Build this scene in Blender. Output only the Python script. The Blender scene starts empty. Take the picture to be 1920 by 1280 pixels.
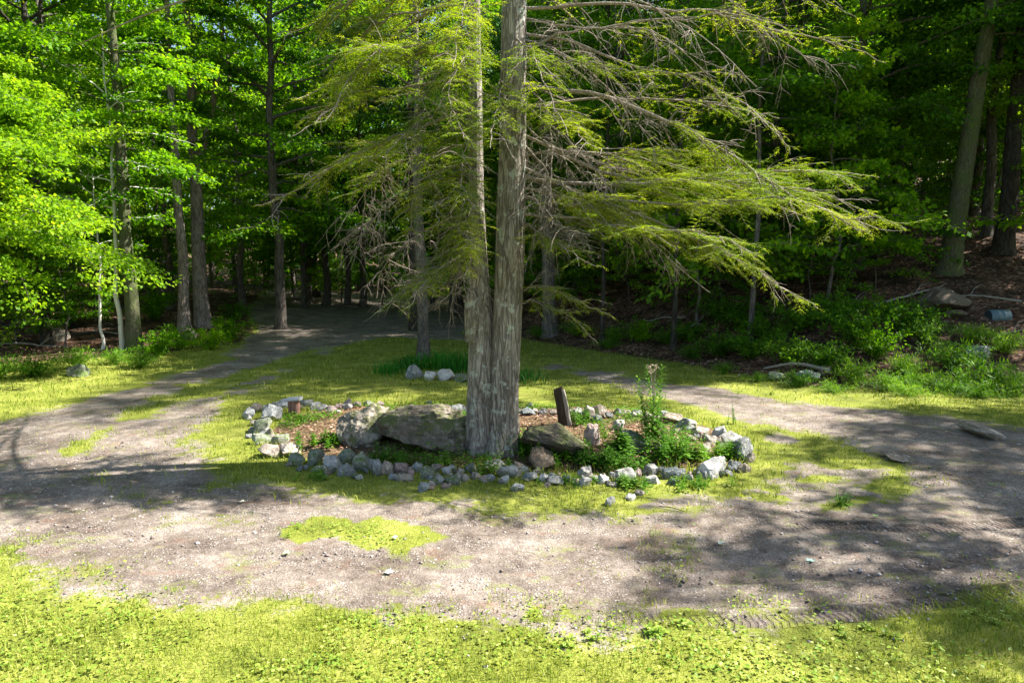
import bpy, math, random
import numpy as np
from mathutils import Vector, Matrix

R = math.radians
rng = np.random.default_rng(7)
random.seed(7)
scene = bpy.context.scene
C = scene.collection

# ------------------------------------------------------------------ camera
CAM_H = 2.5
F = 1280.0                      # focal length in pixels of the 1920 px frame
PITCH = math.atan(140 / F)
cam_d = bpy.data.cameras.new('camera')
cam = bpy.data.objects.new('camera', cam_d)
C.objects.link(cam)
cam.location = (0, 0, CAM_H)
cam.rotation_euler = (R(90) - PITCH, 0, 0)
cam_d.sensor_width = 36
cam_d.lens = 24
cam_d.clip_start = 0.05
cam_d.clip_end = 2000
scene.camera = cam

# ------------------------------------------------------------------ light
SUN_EL = R(47)
SUN_DIR = np.array([0.982, 0.19])           # horizontal direction towards the sun
SUN_DIR = SUN_DIR / np.linalg.norm(SUN_DIR)
world = bpy.data.worlds.new('World')
scene.world = world
world.use_nodes = True
wn = world.node_tree
wn.nodes.clear()
sky = wn.nodes.new('ShaderNodeTexSky')
sky.sky_type = 'NISHITA'
sky.sun_disc = False
sky.sun_elevation = SUN_EL
sky.sun_rotation = math.atan2(SUN_DIR[0], SUN_DIR[1])
sky.air_density = 1.0
sky.dust_density = 1.2
sky.ozone_density = 1.0
bg = wn.nodes.new('ShaderNodeBackground')
bg.inputs['Strength'].default_value = 0.075
wo = wn.nodes.new('ShaderNodeOutputWorld')
wn.links.new(sky.outputs[0], bg.inputs['Color'])
wn.links.new(bg.outputs[0], wo.inputs['Surface'])

sd = bpy.data.lights.new('sun', 'SUN')
sd.energy = 5.0
sd.angle = R(0.5)
sd.color = (1.0, 0.955, 0.88)
sun = bpy.data.objects.new('sun', sd)
C.objects.link(sun)
sv = Vector((SUN_DIR[0] * math.cos(SUN_EL), SUN_DIR[1] * math.cos(SUN_EL), math.sin(SUN_EL)))
sun.rotation_euler = sv.to_track_quat('Z', 'Y').to_euler()
sun.location = sv * 60

scene.view_settings.view_transform = 'Standard'
scene.view_settings.look = 'None'
scene.view_settings.gamma = 1
scene.view_settings.exposure = 1.85
scene.cycles.max_bounces = 7
scene.cycles.diffuse_bounces = 4
scene.cycles.glossy_bounces = 2
scene.cycles.transmission_bounces = 4
scene.cycles.transparent_max_bounces = 4
scene.cycles.caustics_reflective = False
scene.cycles.caustics_refractive = False
scene.cycles.sample_clamp_indirect = 6

# ------------------------------------------------------------------ helpers: noise, pixels, terrain
def _hash(ix, iy, s):
    h = (ix.astype(np.int64) * 374761393 + iy.astype(np.int64) * 668265263 + s * 974711) & 0xffffffff
    h = ((h ^ (h >> 13)) * 1274126177) & 0xffffffff
    return ((h ^ (h >> 16)) & 0xffff) / 65535.0

def vnoise(x, y, s=0):
    x = np.asarray(x, float); y = np.asarray(y, float)
    ix = np.floor(x).astype(np.int64); iy = np.floor(y).astype(np.int64)
    fx = x - ix; fy = y - iy
    fx = fx * fx * (3 - 2 * fx); fy = fy * fy * (3 - 2 * fy)
    a = _hash(ix, iy, s); b = _hash(ix + 1, iy, s); c = _hash(ix, iy + 1, s); d = _hash(ix + 1, iy + 1, s)
    return (a * (1 - fx) + b * fx) * (1 - fy) + (c * (1 - fx) + d * fx) * fy

def fbm(x, y, s=0, o=4):
    t = 0; a = 0.5; n = 0
    for i in range(o):
        t = t + a * vnoise(x * 2 ** i, y * 2 ** i, s + i * 17); n += a; a *= 0.5
    return t / n

def sstep(a, b, x):
    t = np.clip((x - a) / (b - a), 0, 1)
    return t * t * (3 - 2 * t)

def ray(px, py):
    u = (px - 960) / F; v = (640 - py) / F
    cp, sp = math.cos(PITCH), math.sin(PITCH)
    return np.array([u, cp + v * sp, -sp + v * cp])

def P(px, py, Y):
    """the point seen at a pixel at world depth Y"""
    d = ray(px, py)
    return np.array([0, 0, CAM_H]) + d * (Y / d[1])

def flat(px, py):
    d = ray(px, py)
    t = -CAM_H / d[2]
    return np.array([d[0] * t, d[1] * t])

def seg_dist(x, y, pts, closed=False):
    """distance, arclength, side and nearest segment to a polyline"""
    x = np.asarray(x, float); y = np.asarray(y, float)
    best = np.full(x.shape, 1e9); arc = np.zeros(x.shape); side = np.zeros(x.shape)
    n = len(pts); L = 0.0
    for i in range(n if closed else n - 1):
        ax, ay = pts[i]; bx, by = pts[(i + 1) % n]
        dx, dy = bx - ax, by - ay
        l2 = dx * dx + dy * dy; l = math.sqrt(l2)
        t = np.clip(((x - ax) * dx + (y - ay) * dy) / l2, 0, 1)
        qx = x - ax - t * dx; qy = y - ay - t * dy
        d = np.hypot(qx, qy)
        m = d < best
        best = np.where(m, d, best)
        arc = np.where(m, L + t * l, arc)
        side = np.where(m, np.sign(dx * (y - ay) - dy * (x - ax)), side)
        L += l
    return best, arc, side

def inside(x, y, pts):
    c = np.zeros(np.shape(x), bool); n = len(pts)
    for i in range(n):
        ax, ay = pts[i]; bx, by = pts[(i + 1) % n]
        m = ((ay > y) != (by > y))
        with np.errstate(divide='ignore', invalid='ignore'):
            xi = (bx - ax) * (y - ay) / (by - ay if by != ay else 1e-9) + ax
        c ^= m & (x < xi)
    return c

def sd_poly(x, y, pts):
    d, _, _ = seg_dist(x, y, pts, True)
    return np.where(inside(x, y, pts), d, -d)       # positive inside

def px_poly(l):
    return [tuple(flat(*p)) for p in l]

GRAVEL = px_poly([(-2200, 900), (-600, 990), (0, 1025), (180, 1088), (400, 1118), (600, 1140), (800, 1158), (1000, 1178), (1200, 1192),
                  (1400, 1192), (1600, 1184), (1750, 1165), (1920, 1140), (2300, 1090), (3000, 1010), (3600, 960), (3600, 880),
                  (2700, 862), (2300, 838), (1920, 805), (1800, 788), (1700, 775), (1500, 752), (1350, 730), (1200, 705), (1100, 692), (1030, 685),
                  (1000, 690), (1040, 700), (1100, 712), (1200, 738), (1300, 764), (1400, 788), (1500, 812), (1600, 838), (1680, 868), (1695, 905), (1600, 938),
                  (1450, 930), (1300, 945), (1150, 955), (960, 950), (800, 940), (600, 925), (450, 905), (395, 880), (375, 830),
                  (400, 780), (470, 735), (560, 690), (640, 652), (700, 632), (870, 636), (890, 600), (905, 572), (905, 556), (500, 556), (478, 575),
                  (462, 592), (474, 620), (440, 650), (420, 675), (300, 715), (150, 752), (0, 788), (-600, 850), (-2200, 870)])
PATCH = [(px_poly([(540, 1000), (600, 983), (720, 984), (800, 990), (850, 1008), (760, 1020), (640, 1012)]), .12, .85),
         (px_poly([(150, 880), (230, 905), (300, 930), (420, 965), (560, 985), (560, 1003), (400, 985), (260, 950), (170, 920)]), .14, .42),
         (px_poly([(230, 770), (340, 725), (470, 692), (590, 650), (620, 655), (520, 700), (420, 735), (300, 772), (220, 800), (150, 850), (120, 850)]), .25, .75),
         (px_poly([(1220, 975), (1350, 1005), (1400, 1030), (1300, 1040), (1180, 1030), (1100, 1010)]), .35, .2),
         (px_poly([(870, 1015), (960, 1010), (960, 1045), (860, 1035)]), .3, .15)]
FOOT = [(40, 3), (22, 10.5), (9.8, 13.1), (5.9, 14.2), (4.2, 17.8), (1.6, 21.3), (-1.5, 27), (-3.5, 40), (-6, 70)]       # foot of the right bank
FOOTL = [(-6.8, 60), (-8.2, 33), (-8.3, 24), (-10.2, 19.5), (-13.0, 17.5), (-20, 15), (-45, 10)]                  # edge of the left wood
RING = [(-3.75, 10.9), (-3.6, 9.6), (-3.05, 8.95), (-2.3, 8.5), (-1.3, 8.25), (0, 8.1), (1.0, 8.1), (2.0, 8.2), (2.9, 8.55), (3.3, 9.1),
        (3.35, 9.8), (3.0, 10.6), (2.2, 11.6), (1.0, 12.0), (-.5, 12.1), (-2, 12.0), (-3.2, 11.9)]

APRON = px_poly([(380, 890), (470, 880), (600, 900), (760, 915), (960, 925), (1200, 925), (1400, 900), (1440, 850), (1400, 800), (1500, 800), (1620, 840), (1700, 880), (1700, 950), (1400, 960), (1000, 975), (700, 955), (450, 920)])
def right_d(x, y):
    d, _, s = seg_dist(x, y, FOOT)
    return np.where(s < 0, d, -d)       # >0 : on the bank

def left_d(x, y):
    d, _, s = seg_dist(x, y, FOOTL)
    return np.where(s < 0, d, -d)

def height(x, y):
    x = np.asarray(x, float); y = np.asarray(y, float)
    dr = np.maximum(right_d(x, y), 0)
    h = np.where(dr < 1, 0.17 * dr * dr, 0.17 + 0.34 * (dr - 1))
    h = np.where(dr > 13, 0.17 + 0.34 * 12 + 0.16 * (dr - 13), h)
    h = np.minimum(h, 18)
    dl = np.maximum(left_d(x, y), 0)
    h = h + np.minimum(0.05 * dl, 6)
    rough = sstep(0, 2.0, dr) + sstep(0, 2.0, dl)
    h = h + rough * (fbm(x * .5, y * .5, 3, 3) - .5) * .45
    h = h + (fbm(x * .35, y * .35, 9, 3) - .5) * .07
    far = np.maximum(np.hypot(x, y - 10) - 55, 0)
    h = h + far * .05
    ri = sd_poly(x, y, RING)
    h = h + sstep(-.1, .9, ri) * .10
    return h

def G(px, py):
    d = ray(px, py)
    t = 1.5
    o = np.array([0, 0, CAM_H])
    prev = t
    while t < 140:
        p = o + d * t
        if p[2] < float(height(p[0], p[1])):
            a, b = prev, t
            for _ in range(14):
                m = (a + b) / 2; p = o + d * m
                if p[2] < float(height(p[0], p[1])): b = m
                else: a = m
            return o + d * b
        prev = t
        t *= 1.02
    return o + d * 60

def ground_at(x, y):
    return float(height(x, y))

# ------------------------------------------------------------------ helpers: objects and meshes
def mesh_np(name, V, Fc, mats, parent=None, attr=None, smooth=False, fmat=None, loc=None):
    V = np.asarray(V, np.float32).reshape(-1, 3)
    me = bpy.data.meshes.new(name)
    if isinstance(Fc, np.ndarray):
        k = Fc.shape[1]; n = len(Fc)
        loops = Fc.reshape(-1).astype(np.int32)
        starts = np.arange(n, dtype=np.int32) * k
        totals = np.full(n, k, np.int32)
    else:
        totals = np.array([len(f) for f in Fc], np.int32)
        loops = np.array([i for f in Fc for i in f], np.int32)
        starts = np.concatenate([[0], np.cumsum(totals)[:-1]]).astype(np.int32)
        n = len(Fc)
    me.vertices.add(len(V)); me.vertices.foreach_set('co', V.reshape(-1))
    me.loops.add(len(loops)); me.loops.foreach_set('vertex_index', loops)
    me.polygons.add(n)
    me.polygons.foreach_set('loop_start', starts)
    me.polygons.foreach_set('loop_total', totals)
    me.update(calc_edges=True)
    if smooth:
        me.polygons.foreach_set('use_smooth', np.ones(n, bool))
    for m in (mats if isinstance(mats, (list, tuple)) else [mats]):
        me.materials.append(m)
    if fmat is not None:
        me.polygons.foreach_set('material_index', np.asarray(fmat, np.int32))
    if attr:
        for k_, a in attr.items():
            at = me.attributes.new(k_, 'FLOAT', 'POINT')
            at.data.foreach_set('value', np.asarray(a, np.float32))
    me.validate(verbose=False)
    o = bpy.data.objects.new(name, me)
    C.objects.link(o)
    if parent is not None:
        o.parent = parent
    if loc is not None:
        o.location = [float(c) for c in loc]
    return o

def empty(name, loc, rz=0.0, scale=(1, 1, 1)):
    o = bpy.data.objects.new(name, None)
    o.empty_display_size = 0.2
    C.objects.link(o)
    o.location = [float(c) for c in loc]; o.rotation_euler = (0, 0, rz); o.scale = scale
    return o

def tag(o, label, cat, group=None):
    o['label'] = label; o['category'] = cat
    if group: o['group'] = group
    return o

def setting(o, kind='structure', label=None, cat=None):
    o['kind'] = kind
    if label: o['label'] = label
    if cat: o['category'] = cat
    return o

def copy_tree(o):
    c = o.copy(); C.objects.link(c)
    for ch in [q for q in bpy.data.objects if q.parent == o]:
        d = ch.copy(); C.objects.link(d); d.parent = c
    return c

class Acc:
    """collects vertex and face arrays for one mesh"""
    def __init__(s): s.V = []; s.F = []; s.n = 0; s.A = []
    def add(s, V, Fc, a=None):
        V = np.asarray(V, float).reshape(-1, 3)
        s.V.append(V); s.F.append(np.asarray(Fc) + s.n); s.n += len(V)
        s.A.append(np.full(len(V), .5) if a is None else np.broadcast_to(a, (len(V),)))
    def build(s, name, mats, parent=None, smooth=False, loc=None, extra=None):
        V = np.concatenate(s.V); Fc = np.concatenate(s.F)
        return mesh_np(name, V, Fc, mats, parent, {'rnd': np.concatenate(s.A)}, smooth, loc=loc)

def unit(v):
    return v / np.maximum(np.linalg.norm(v, axis=-1, keepdims=True), 1e-9)

def tube(pts, rad, ns=8, cap=True):
    pts = np.asarray(pts, float); rad = np.asarray(rad, float); n = len(pts)
    T = unit(np.gradient(pts, axis=0))
    up = np.array([0, 0, 1.0]) if abs(T[0][2]) < .9 else np.array([0, 1.0, 0])
    N = np.zeros_like(pts); prev = unit(np.cross(T[0], np.cross(up, T[0])))
    for i in range(n):
        v = prev - T[i] * np.dot(prev, T[i]); v = v / (np.linalg.norm(v) + 1e-9); N[i] = v; prev = v
    B = np.cross(T, N)
    a = np.arange(ns) * 2 * np.pi / ns
    V = pts[:, None, :] + rad[:, None, None] * (np.cos(a)[None, :, None] * N[:, None, :] + np.sin(a)[None, :, None] * B[:, None, :])
    i = np.arange(n - 1)[:, None]; j = np.arange(ns)[None, :]
    Fq = np.stack([i * ns + j, i * ns + (j + 1) % ns, (i + 1) * ns + (j + 1) % ns, (i + 1) * ns + j], -1).reshape(-1, 4)
    return V.reshape(-1, 3), Fq

def leaves(c, d, nrm, L, W, fold=.25):
    """folded diamond leaves as two triangles each: c base points, d directions, nrm normals"""
    n = len(c); L = np.broadcast_to(L, (n,))[:, None]; W = np.broadcast_to(W, (n,))[:, None]
    d = unit(d); s = unit(np.cross(d, nrm)); nn = np.cross(s, d)
    p0 = c; p2 = c + d * L
    m = c + d * L * .45
    p1 = m + s * W * .5 + nn * W * fold
    p3 = m - s * W * .5 + nn * W * fold
    V = np.stack([p0, p1, p2, p3], 1).reshape(-1, 3)
    b = np.arange(n)[:, None] * 4
    Fc = np.concatenate([b + np.array([[0, 1, 2]]), b + np.array([[0, 2, 3]])], 1).reshape(-1, 3)
    return V, Fc

def spline(ctrl, n):
    ctrl = np.asarray(ctrl, float)
    k = len(ctrl); t = np.linspace(0, k - 1, n); out = np.zeros((n, ctrl.shape[1]))
    for a, tt in enumerate(t):
        i = min(int(tt), k - 2); f = tt - i
        p0 = ctrl[max(i - 1, 0)]; p1 = ctrl[i]; p2 = ctrl[i + 1]; p3 = ctrl[min(i + 2, k - 1)]
        out[a] = .5 * ((2 * p1) + (-p0 + p2) * f + (2 * p0 - 5 * p1 + 4 * p2 - p3) * f * f + (-p0 + 3 * p1 - 3 * p2 + p3) * f ** 3)
    return out

# ------------------------------------------------------------------ materials
class NT:
    def __init__(s, name):
        s.m = bpy.data.materials.new(name); s.m.use_nodes = True
        s.t = s.m.node_tree; s.t.nodes.clear()
        s.out = s.t.nodes.new('ShaderNodeOutputMaterial')
    def n(s, typ, **k):
        nd = s.t.nodes.new(typ)
        for a, b in k.items(): setattr(nd, a, b)
        return nd
    def l(s, a, b): s.t.links.new(a, b)
    def put(s, sock, v):
        if hasattr(v, 'is_linked'): s.l(v, sock)
        else: sock.default_value = v
    def math(s, op, a, b=0.0, c=0.0, clamp=False):
        nd = s.n('ShaderNodeMath', operation=op, use_clamp=clamp)
        for q, v in zip(nd.inputs, (a, b, c)): s.put(q, v)
        return nd.outputs[0]
    def mix(s, f, a, b, typ='MIX'):
        nd = s.n('ShaderNodeMix', data_type='RGBA', blend_type=typ)
        s.put(nd.inputs[0], f)
        for q, v in ((6, a), (7, b)):
            if isinstance(v, tuple) and len(v) == 3: v = (*v, 1)
            s.put(nd.inputs[q], v)
        return nd.outputs[2]
    def noise(s, scale, detail=4, rough=.55, vec=None, w=0):
        nd = s.n('ShaderNodeTexNoise'); nd.inputs['Scale'].default_value = scale
        nd.inputs['Detail'].default_value = detail; nd.inputs['Roughness'].default_value = rough
        if vec is not None: s.l(vec, nd.inputs['Vector'])
        return nd.outputs['Fac']
    def vor(s, scale, vec=None, feat='F1', out='Distance'):
        nd = s.n('ShaderNodeTexVoronoi', feature=feat); nd.inputs['Scale'].default_value = scale
        if vec is not None: s.l(vec, nd.inputs['Vector'])
        return nd.outputs[out]
    def attr(s, name):
        return s.n('ShaderNodeAttribute', attribute_name=name).outputs['Fac']
    def ramp(s, f, stops):
        nd = s.n('ShaderNodeValToRGB'); r = nd.color_ramp
        while len(r.elements) < len(stops): r.elements.new(.5)
        for e, (p, c) in zip(r.elements, stops):
            e.position = p; e.color = (*c, 1) if len(c) == 3 else c
        s.put(nd.inputs[0], f); return nd.outputs[0]
    def sm(s, f, a, b):
        nd = s.n('ShaderNodeMapRange', interpolation_type='SMOOTHSTEP')
        s.put(nd.inputs[0], f); nd.inputs[1].default_value = a; nd.inputs[2].default_value = b
        return nd.outputs[0]
    def coord(s, kind='Object', scale=None):
        c = s.n('ShaderNodeTexCoord').outputs[kind]
        if scale:
            mp = s.n('ShaderNodeMapping'); mp.inputs['Scale'].default_value = scale; s.l(c, mp.inputs['Vector']); c = mp.outputs[0]
        return c
    def pos(s, scale=None):
        c = s.n('ShaderNodeNewGeometry').outputs['Position']
        if scale:
            mp = s.n('ShaderNodeMapping'); mp.inputs['Scale'].default_value = scale; s.l(c, mp.inputs['Vector']); c = mp.outputs[0]
        return c
    def bump(s, h, strength=.5, dist=.02, nrm=None):
        b = s.n('ShaderNodeBump'); b.inputs['Strength'].default_value = strength; b.inputs['Distance'].default_value = dist
        s.put(b.inputs['Height'], h)
        if nrm is not None: s.l(nrm, b.inputs['Normal'])
        return b.outputs[0]
    def rand(s):
        return s.n('ShaderNodeObjectInfo').outputs['Random']
    def bsdf(s, col, rough=.8, nrm=None, spec=.3, metal=0):
        b = s.n('ShaderNodeBsdfPrincipled')
        s.put(b.inputs['Base Color'], (*col, 1) if isinstance(col, tuple) and len(col) == 3 else col)
        s.put(b.inputs['Roughness'], rough); b.inputs['Specular IOR Level'].default_value = spec; b.inputs['Metallic'].default_value = metal
        if nrm is not None: s.l(nrm, b.inputs['Normal'])
        return b.outputs[0]
    def done(s, sh):
        s.l(sh, s.out.inputs['Surface']); return s.m

def leaf_mat(name, c0, c1, c2, trans=.5, tcol=(1.3, 1.25, .55), rough=.55, spec=.22, objvar=.5, patch=0.35):
    """c0 dark, c1 mid, c2 light: colour chosen leaf by leaf, plant by plant"""
    t = NT(name)
    a = t.attr('rnd'); r = t.rand()
    n = t.noise(patch, 2, .5, t.pos())
    f = t.math('ADD', t.math('MULTIPLY', a, .55), t.math('MULTIPLY', r, .45 * objvar))
    f = t.math('ADD', f, t.math('MULTIPLY', t.math('SUBTRACT', n, .5), .8))
    col = t.ramp(f, [(.05, c0), (.42, c1), (.85, c2)])
    d = t.bsdf(col, rough, spec=spec)
    tr = t.n('ShaderNodeBsdfTranslucent')
    tc = t.mix(1.0, col, tcol, 'MULTIPLY')
    t.l(tc, tr.inputs['Color'])
    mx = t.n('ShaderNodeMixShader'); mx.inputs[0].default_value = trans
    t.l(d, mx.inputs[1]); t.l(tr.outputs[0], mx.inputs[2])
    return t.done(mx.outputs[0])

def bark_mat(name, dark, light, scale=14, stretch=.16, moss=None, mossf=.4, lichen=None, bump=1.0, bdist=.03):
    t = NT(name)
    v = t.coord('Object', (1, 1, stretch))
    w = t.noise(scale * .5, 3, .6, v)
    vv = t.n('ShaderNodeVectorMath', operation='ADD'); t.l(v, vv.inputs[0])
    ws = t.n('ShaderNodeVectorMath', operation='SCALE'); ws.inputs[3].default_value = .07
    nc = t.n('ShaderNodeTexNoise'); nc.inputs['Scale'].default_value = scale * .6; t.l(v, nc.inputs['Vector'])
    t.l(nc.outputs['Color'], ws.inputs[0]); t.l(ws.outputs[0], vv.inputs[1])
    nz = t.noise(scale * .8, 3, .55, vv.outputs[0])
    crk = t.sm(t.math('ABSOLUTE', t.math('SUBTRACT', nz, .5)), .0, .07)
    nz2 = t.noise(scale * 2.1, 3, .6, v)
    crk = t.math('MULTIPLY', crk, t.math('ADD', .55, t.math('MULTIPLY', t.sm(t.math('ABSOLUTE', t.math('SUBTRACT', nz2, .5)), .0, .06), .45)))
    fine = t.noise(scale * 5, 5, .7, v)
    h = t.math('ADD', t.math('MULTIPLY', crk, .7), t.math('MULTIPLY', fine, .5))
    f = t.math('ADD', t.math('MULTIPLY', crk, .45), t.math('MULTIPLY', fine, .6))
    big = t.noise(1.7, 3, .6, t.coord('Object'))
    f = t.math('ADD', f, t.math('MULTIPLY', t.math('SUBTRACT', big, .5), .5))
    col = t.ramp(f, [(.15, dark), (.55, tuple((a + b) / 2 for a, b in zip(dark, light))), (.95, light)])
    if lichen:
        lf = t.sm(t.noise(6, 5, .7, t.coord('Object')), .56, .62)
        col = t.mix(t.math('MULTIPLY', lf, .8), col, lichen)
    if moss:
        mf = t.sm(t.noise(2.2, 5, .65, t.coord('Object', (1, 1, .6))), .62 - mossf * .25, .78 - mossf * .25)
        col = t.mix(t.math('MULTIPLY', mf, .75), col, moss)
    return t.done(t.bsdf(col, .9, t.bump(h, bump, bdist), .2))

M = {}
M['bark_hemlock'] = bark_mat('bark_hemlock', (.07, .052, .04), (.44, .385, .335), 17, .13, moss=(.16, .17, .06), mossf=.3, lichen=(.50, .52, .46), bump=1, bdist=.03)
M['bark_grey'] = bark_mat('bark_grey', (.05, .042, .036), (.23, .20, .175), 12, .2, moss=(.08, .10, .03), mossf=.3, bdist=.03)
M['bark_pink'] = bark_mat('bark_pink', (.12, .085, .07), (.54, .44, .39), 12, .2, bdist=.03)
M['bark_dark'] = bark_mat('bark_dark', (.022, .018, .015), (.10, .085, .07), 10, .2, moss=(.05, .07, .02), mossf=.3, bdist=.03)
M['bark_wood'] = bark_mat('bark_wood', (.045, .036, .03), (.20, .17, .145), 10, .2, moss=(.07, .09, .03), mossf=.3, bdist=.03)
M['bark_moss'] = bark_mat('bark_moss', (.05, .048, .03), (.17, .165, .10), 16, .3, moss=(.10, .13, .04), mossf=.8, bdist=.02)
M['twig'] = bark_mat('twig', (.13, .10, .08), (.38, .32, .27), 30, .5, bdist=.004)
def birch_mat():
    t = NT('bark_birch')
    v = t.coord('Object', (2.2, 2.2, 22))
    f = t.sm(t.noise(1.6, 4, .7, v), .60, .68)
    p = t.sm(t.noise(2.2, 4, .6, t.coord('Object')), .62, .7)
    col = t.mix(f, (.62, .58, .52), (.06, .05, .045)); col = t.mix(t.math('MULTIPLY', p, .7), col, (.15, .13, .11))
    return t.done(t.bsdf(col, .6, t.bump(f, .4, .01), .3))
M['bark_birch'] = birch_mat()
M['leaf_maple'] = leaf_mat('leaf_maple', (.04, .13, .004), (.13, .31, .006), (.32, .50, .012), .58)
M['leaf_beech'] = leaf_mat('leaf_beech', (.07, .18, .008), (.19, .36, .012), (.38, .52, .024), .58, objvar=.4)
M['leaf_dark'] = leaf_mat('leaf_dark', (.03, .10, .006), (.08, .21, .010), (.19, .36, .02), .55)
M['needle'] = leaf_mat('needle', (.07, .15, .010), (.22, .31, .018), (.48, .51, .03), .5, rough=.5, patch=.9)
M['pine'] = leaf_mat('pine', (.035, .09, .03), (.06, .16, .06), (.12, .24, .10), .35, tcol=(1, 1.1, .7))
M['weed'] = leaf_mat('weed', (.05, .14, .012), (.10, .24, .02), (.24, .40, .06), .45, patch=2)
M['lily'] = leaf_mat('lily', (.02, .12, .015), (.04, .22, .02), (.09, .34, .04), .4)
M['fern'] = leaf_mat('fern', (.04, .13, .008), (.12, .27, .015), (.28, .42, .04), .45, patch=.8)
M['grass'] = leaf_mat('grass', (.08, .14, .015), (.27, .34, .03), (.60, .56, .20), .42, tcol=(1.15, 1.1, .6), rough=.6, patch=2.6, objvar=.3)
M['clover'] = leaf_mat('clover', (.14, .26, .03), (.32, .42, .06), (.66, .68, .28), .35, tcol=(1.1, 1.1, .6), rough=.5, patch=1.5, objvar=.3)

def litter_mat():
    t = NT('leaf_litter'); a = t.attr('rnd')
    col = t.ramp(a, [(.0, (.07, .035, .02)), (.35, (.17, .085, .05)), (.7, (.30, .16, .10)), (1, (.46, .33, .25))])
    return t.done(t.bsdf(col, .7, spec=.3))
M['litter'] = litter_mat()
def flower_mat():
    t = NT('dry_flower'); a = t.attr('rnd')
    return t.done(t.bsdf(t.ramp(a, [(0, (.30, .20, .14)), (1, (.68, .55, .45))]), .8))
M['flower'] = flower_mat()

def rock_mat(name, c0, c1, c2, lich=(.62, .62, .56), lf=.5, moss=None):
    t = NT(name)
    o = t.coord('Object'); r = t.rand()
    n1 = t.noise(3, 6, .65, o); n2 = t.noise(22, 5, .7, o)
    f = t.math('ADD', t.math('MULTIPLY', n1, .6), t.math('MULTIPLY', n2, .4))
    f = t.math('ADD', f, t.math('MULTIPLY', t.math('SUBTRACT', r, .5), .3))
    col = t.ramp(f, [(.3, c0), (.5, c1), (.68, c2)])
    dirt = t.sm(t.noise(1.6, 5, .75, t.pos((7, 7, 7))), .50, .64)
    col = t.mix(t.math('MULTIPLY', dirt, .6), col, (.10, .085, .06))
    l = t.sm(t.noise(7, 5, .7, o), .60 - lf * .1, .66 - lf * .1)
    col = t.mix(t.math('MULTIPLY', l, .7), col, lich)
    if moss:
        geo = t.n('ShaderNodeNewGeometry'); sp = t.n('ShaderNodeSeparateXYZ'); t.l(geo.outputs['Normal'], sp.inputs[0])
        mf = t.math('MULTIPLY', t.sm(t.noise(3.5, 5, .7, o), .45, .6), t.sm(sp.outputs[2], -.2, .6))
        col = t.mix(mf, col, moss)
    h = t.math('ADD', t.math('MULTIPLY', n1, 1.0), t.math('MULTIPLY', n2, .5))
    return t.done(t.bsdf(col, .88, t.bump(h, .9, .05), .25))
M['rock_white'] = rock_mat('rock_white', (.26, .25, .23), (.46, .44, .41), (.66, .63, .59))
M['rock_grey'] = rock_mat('rock_grey', (.14, .145, .15), (.27, .28, .28), (.42, .42, .41))
M['rock_tan'] = rock_mat('rock_tan', (.20, .16, .12), (.38, .31, .25), (.54, .47, .40))
M['rock_pink'] = rock_mat('rock_pink', (.22, .14, .12), (.40, .28, .25), (.55, .43, .39))
M['rock_moss'] = rock_mat('rock_moss', (.11, .12, .09), (.22, .24, .18), (.36, .37, .29), moss=(.10, .15, .03))
M['rock_blue'] = rock_mat('rock_blue', (.12, .145, .15), (.23, .26, .27), (.40, .42, .42), lf=.2)
M['rock_brown'] = rock_mat('rock_brown', (.045, .034, .025), (.10, .075, .05), (.18, .135, .10), lich=(.3, .28, .22), lf=.1)
M['boulder'] = rock_mat('boulder', (.04, .032, .024), (.145, .12, .092), (.38, .33, .27), lich=(.06, .055, .04), lf=1.0, moss=(.10, .11, .04))

def wood_mat(name, c0, c1):
    t = NT(name); v = t.coord('Object', (14, 14, 1.2))
    n = t.noise(3, 5, .65, v)
    return t.done(t.bsdf(t.ramp(n, [(.3, c0), (.7, c1)]), .85, t.bump(n, .8, .02), .2))
M['wood_dark'] = wood_mat('wood_dark', (.02, .016, .012), (.09, .07, .05))
M['wood_grey'] = wood_mat('wood_grey', (.16, .14, .12), (.42, .38, .33))
M['wood_red'] = wood_mat('wood_red', (.16, .07, .05), (.36, .22, .17))
def paint_mat(name, c, rough=.45):
    t = NT(name); n = t.noise(6, 5, .7, t.coord('Object'))
    col = t.ramp(n, [(.35, tuple(x * .6 for x in c)), (.7, c)])
    return t.done(t.bsdf(col, rough, t.bump(n, .2, .01), .5))
M['drum_blue'] = paint_mat('drum_blue', (.12, .20, .24))
M['drum_dark'] = paint_mat('drum_dark', (.03, .05, .06), .7)
M['metal_grey'] = paint_mat('metal_grey', (.48, .50, .52), .5)

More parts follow.
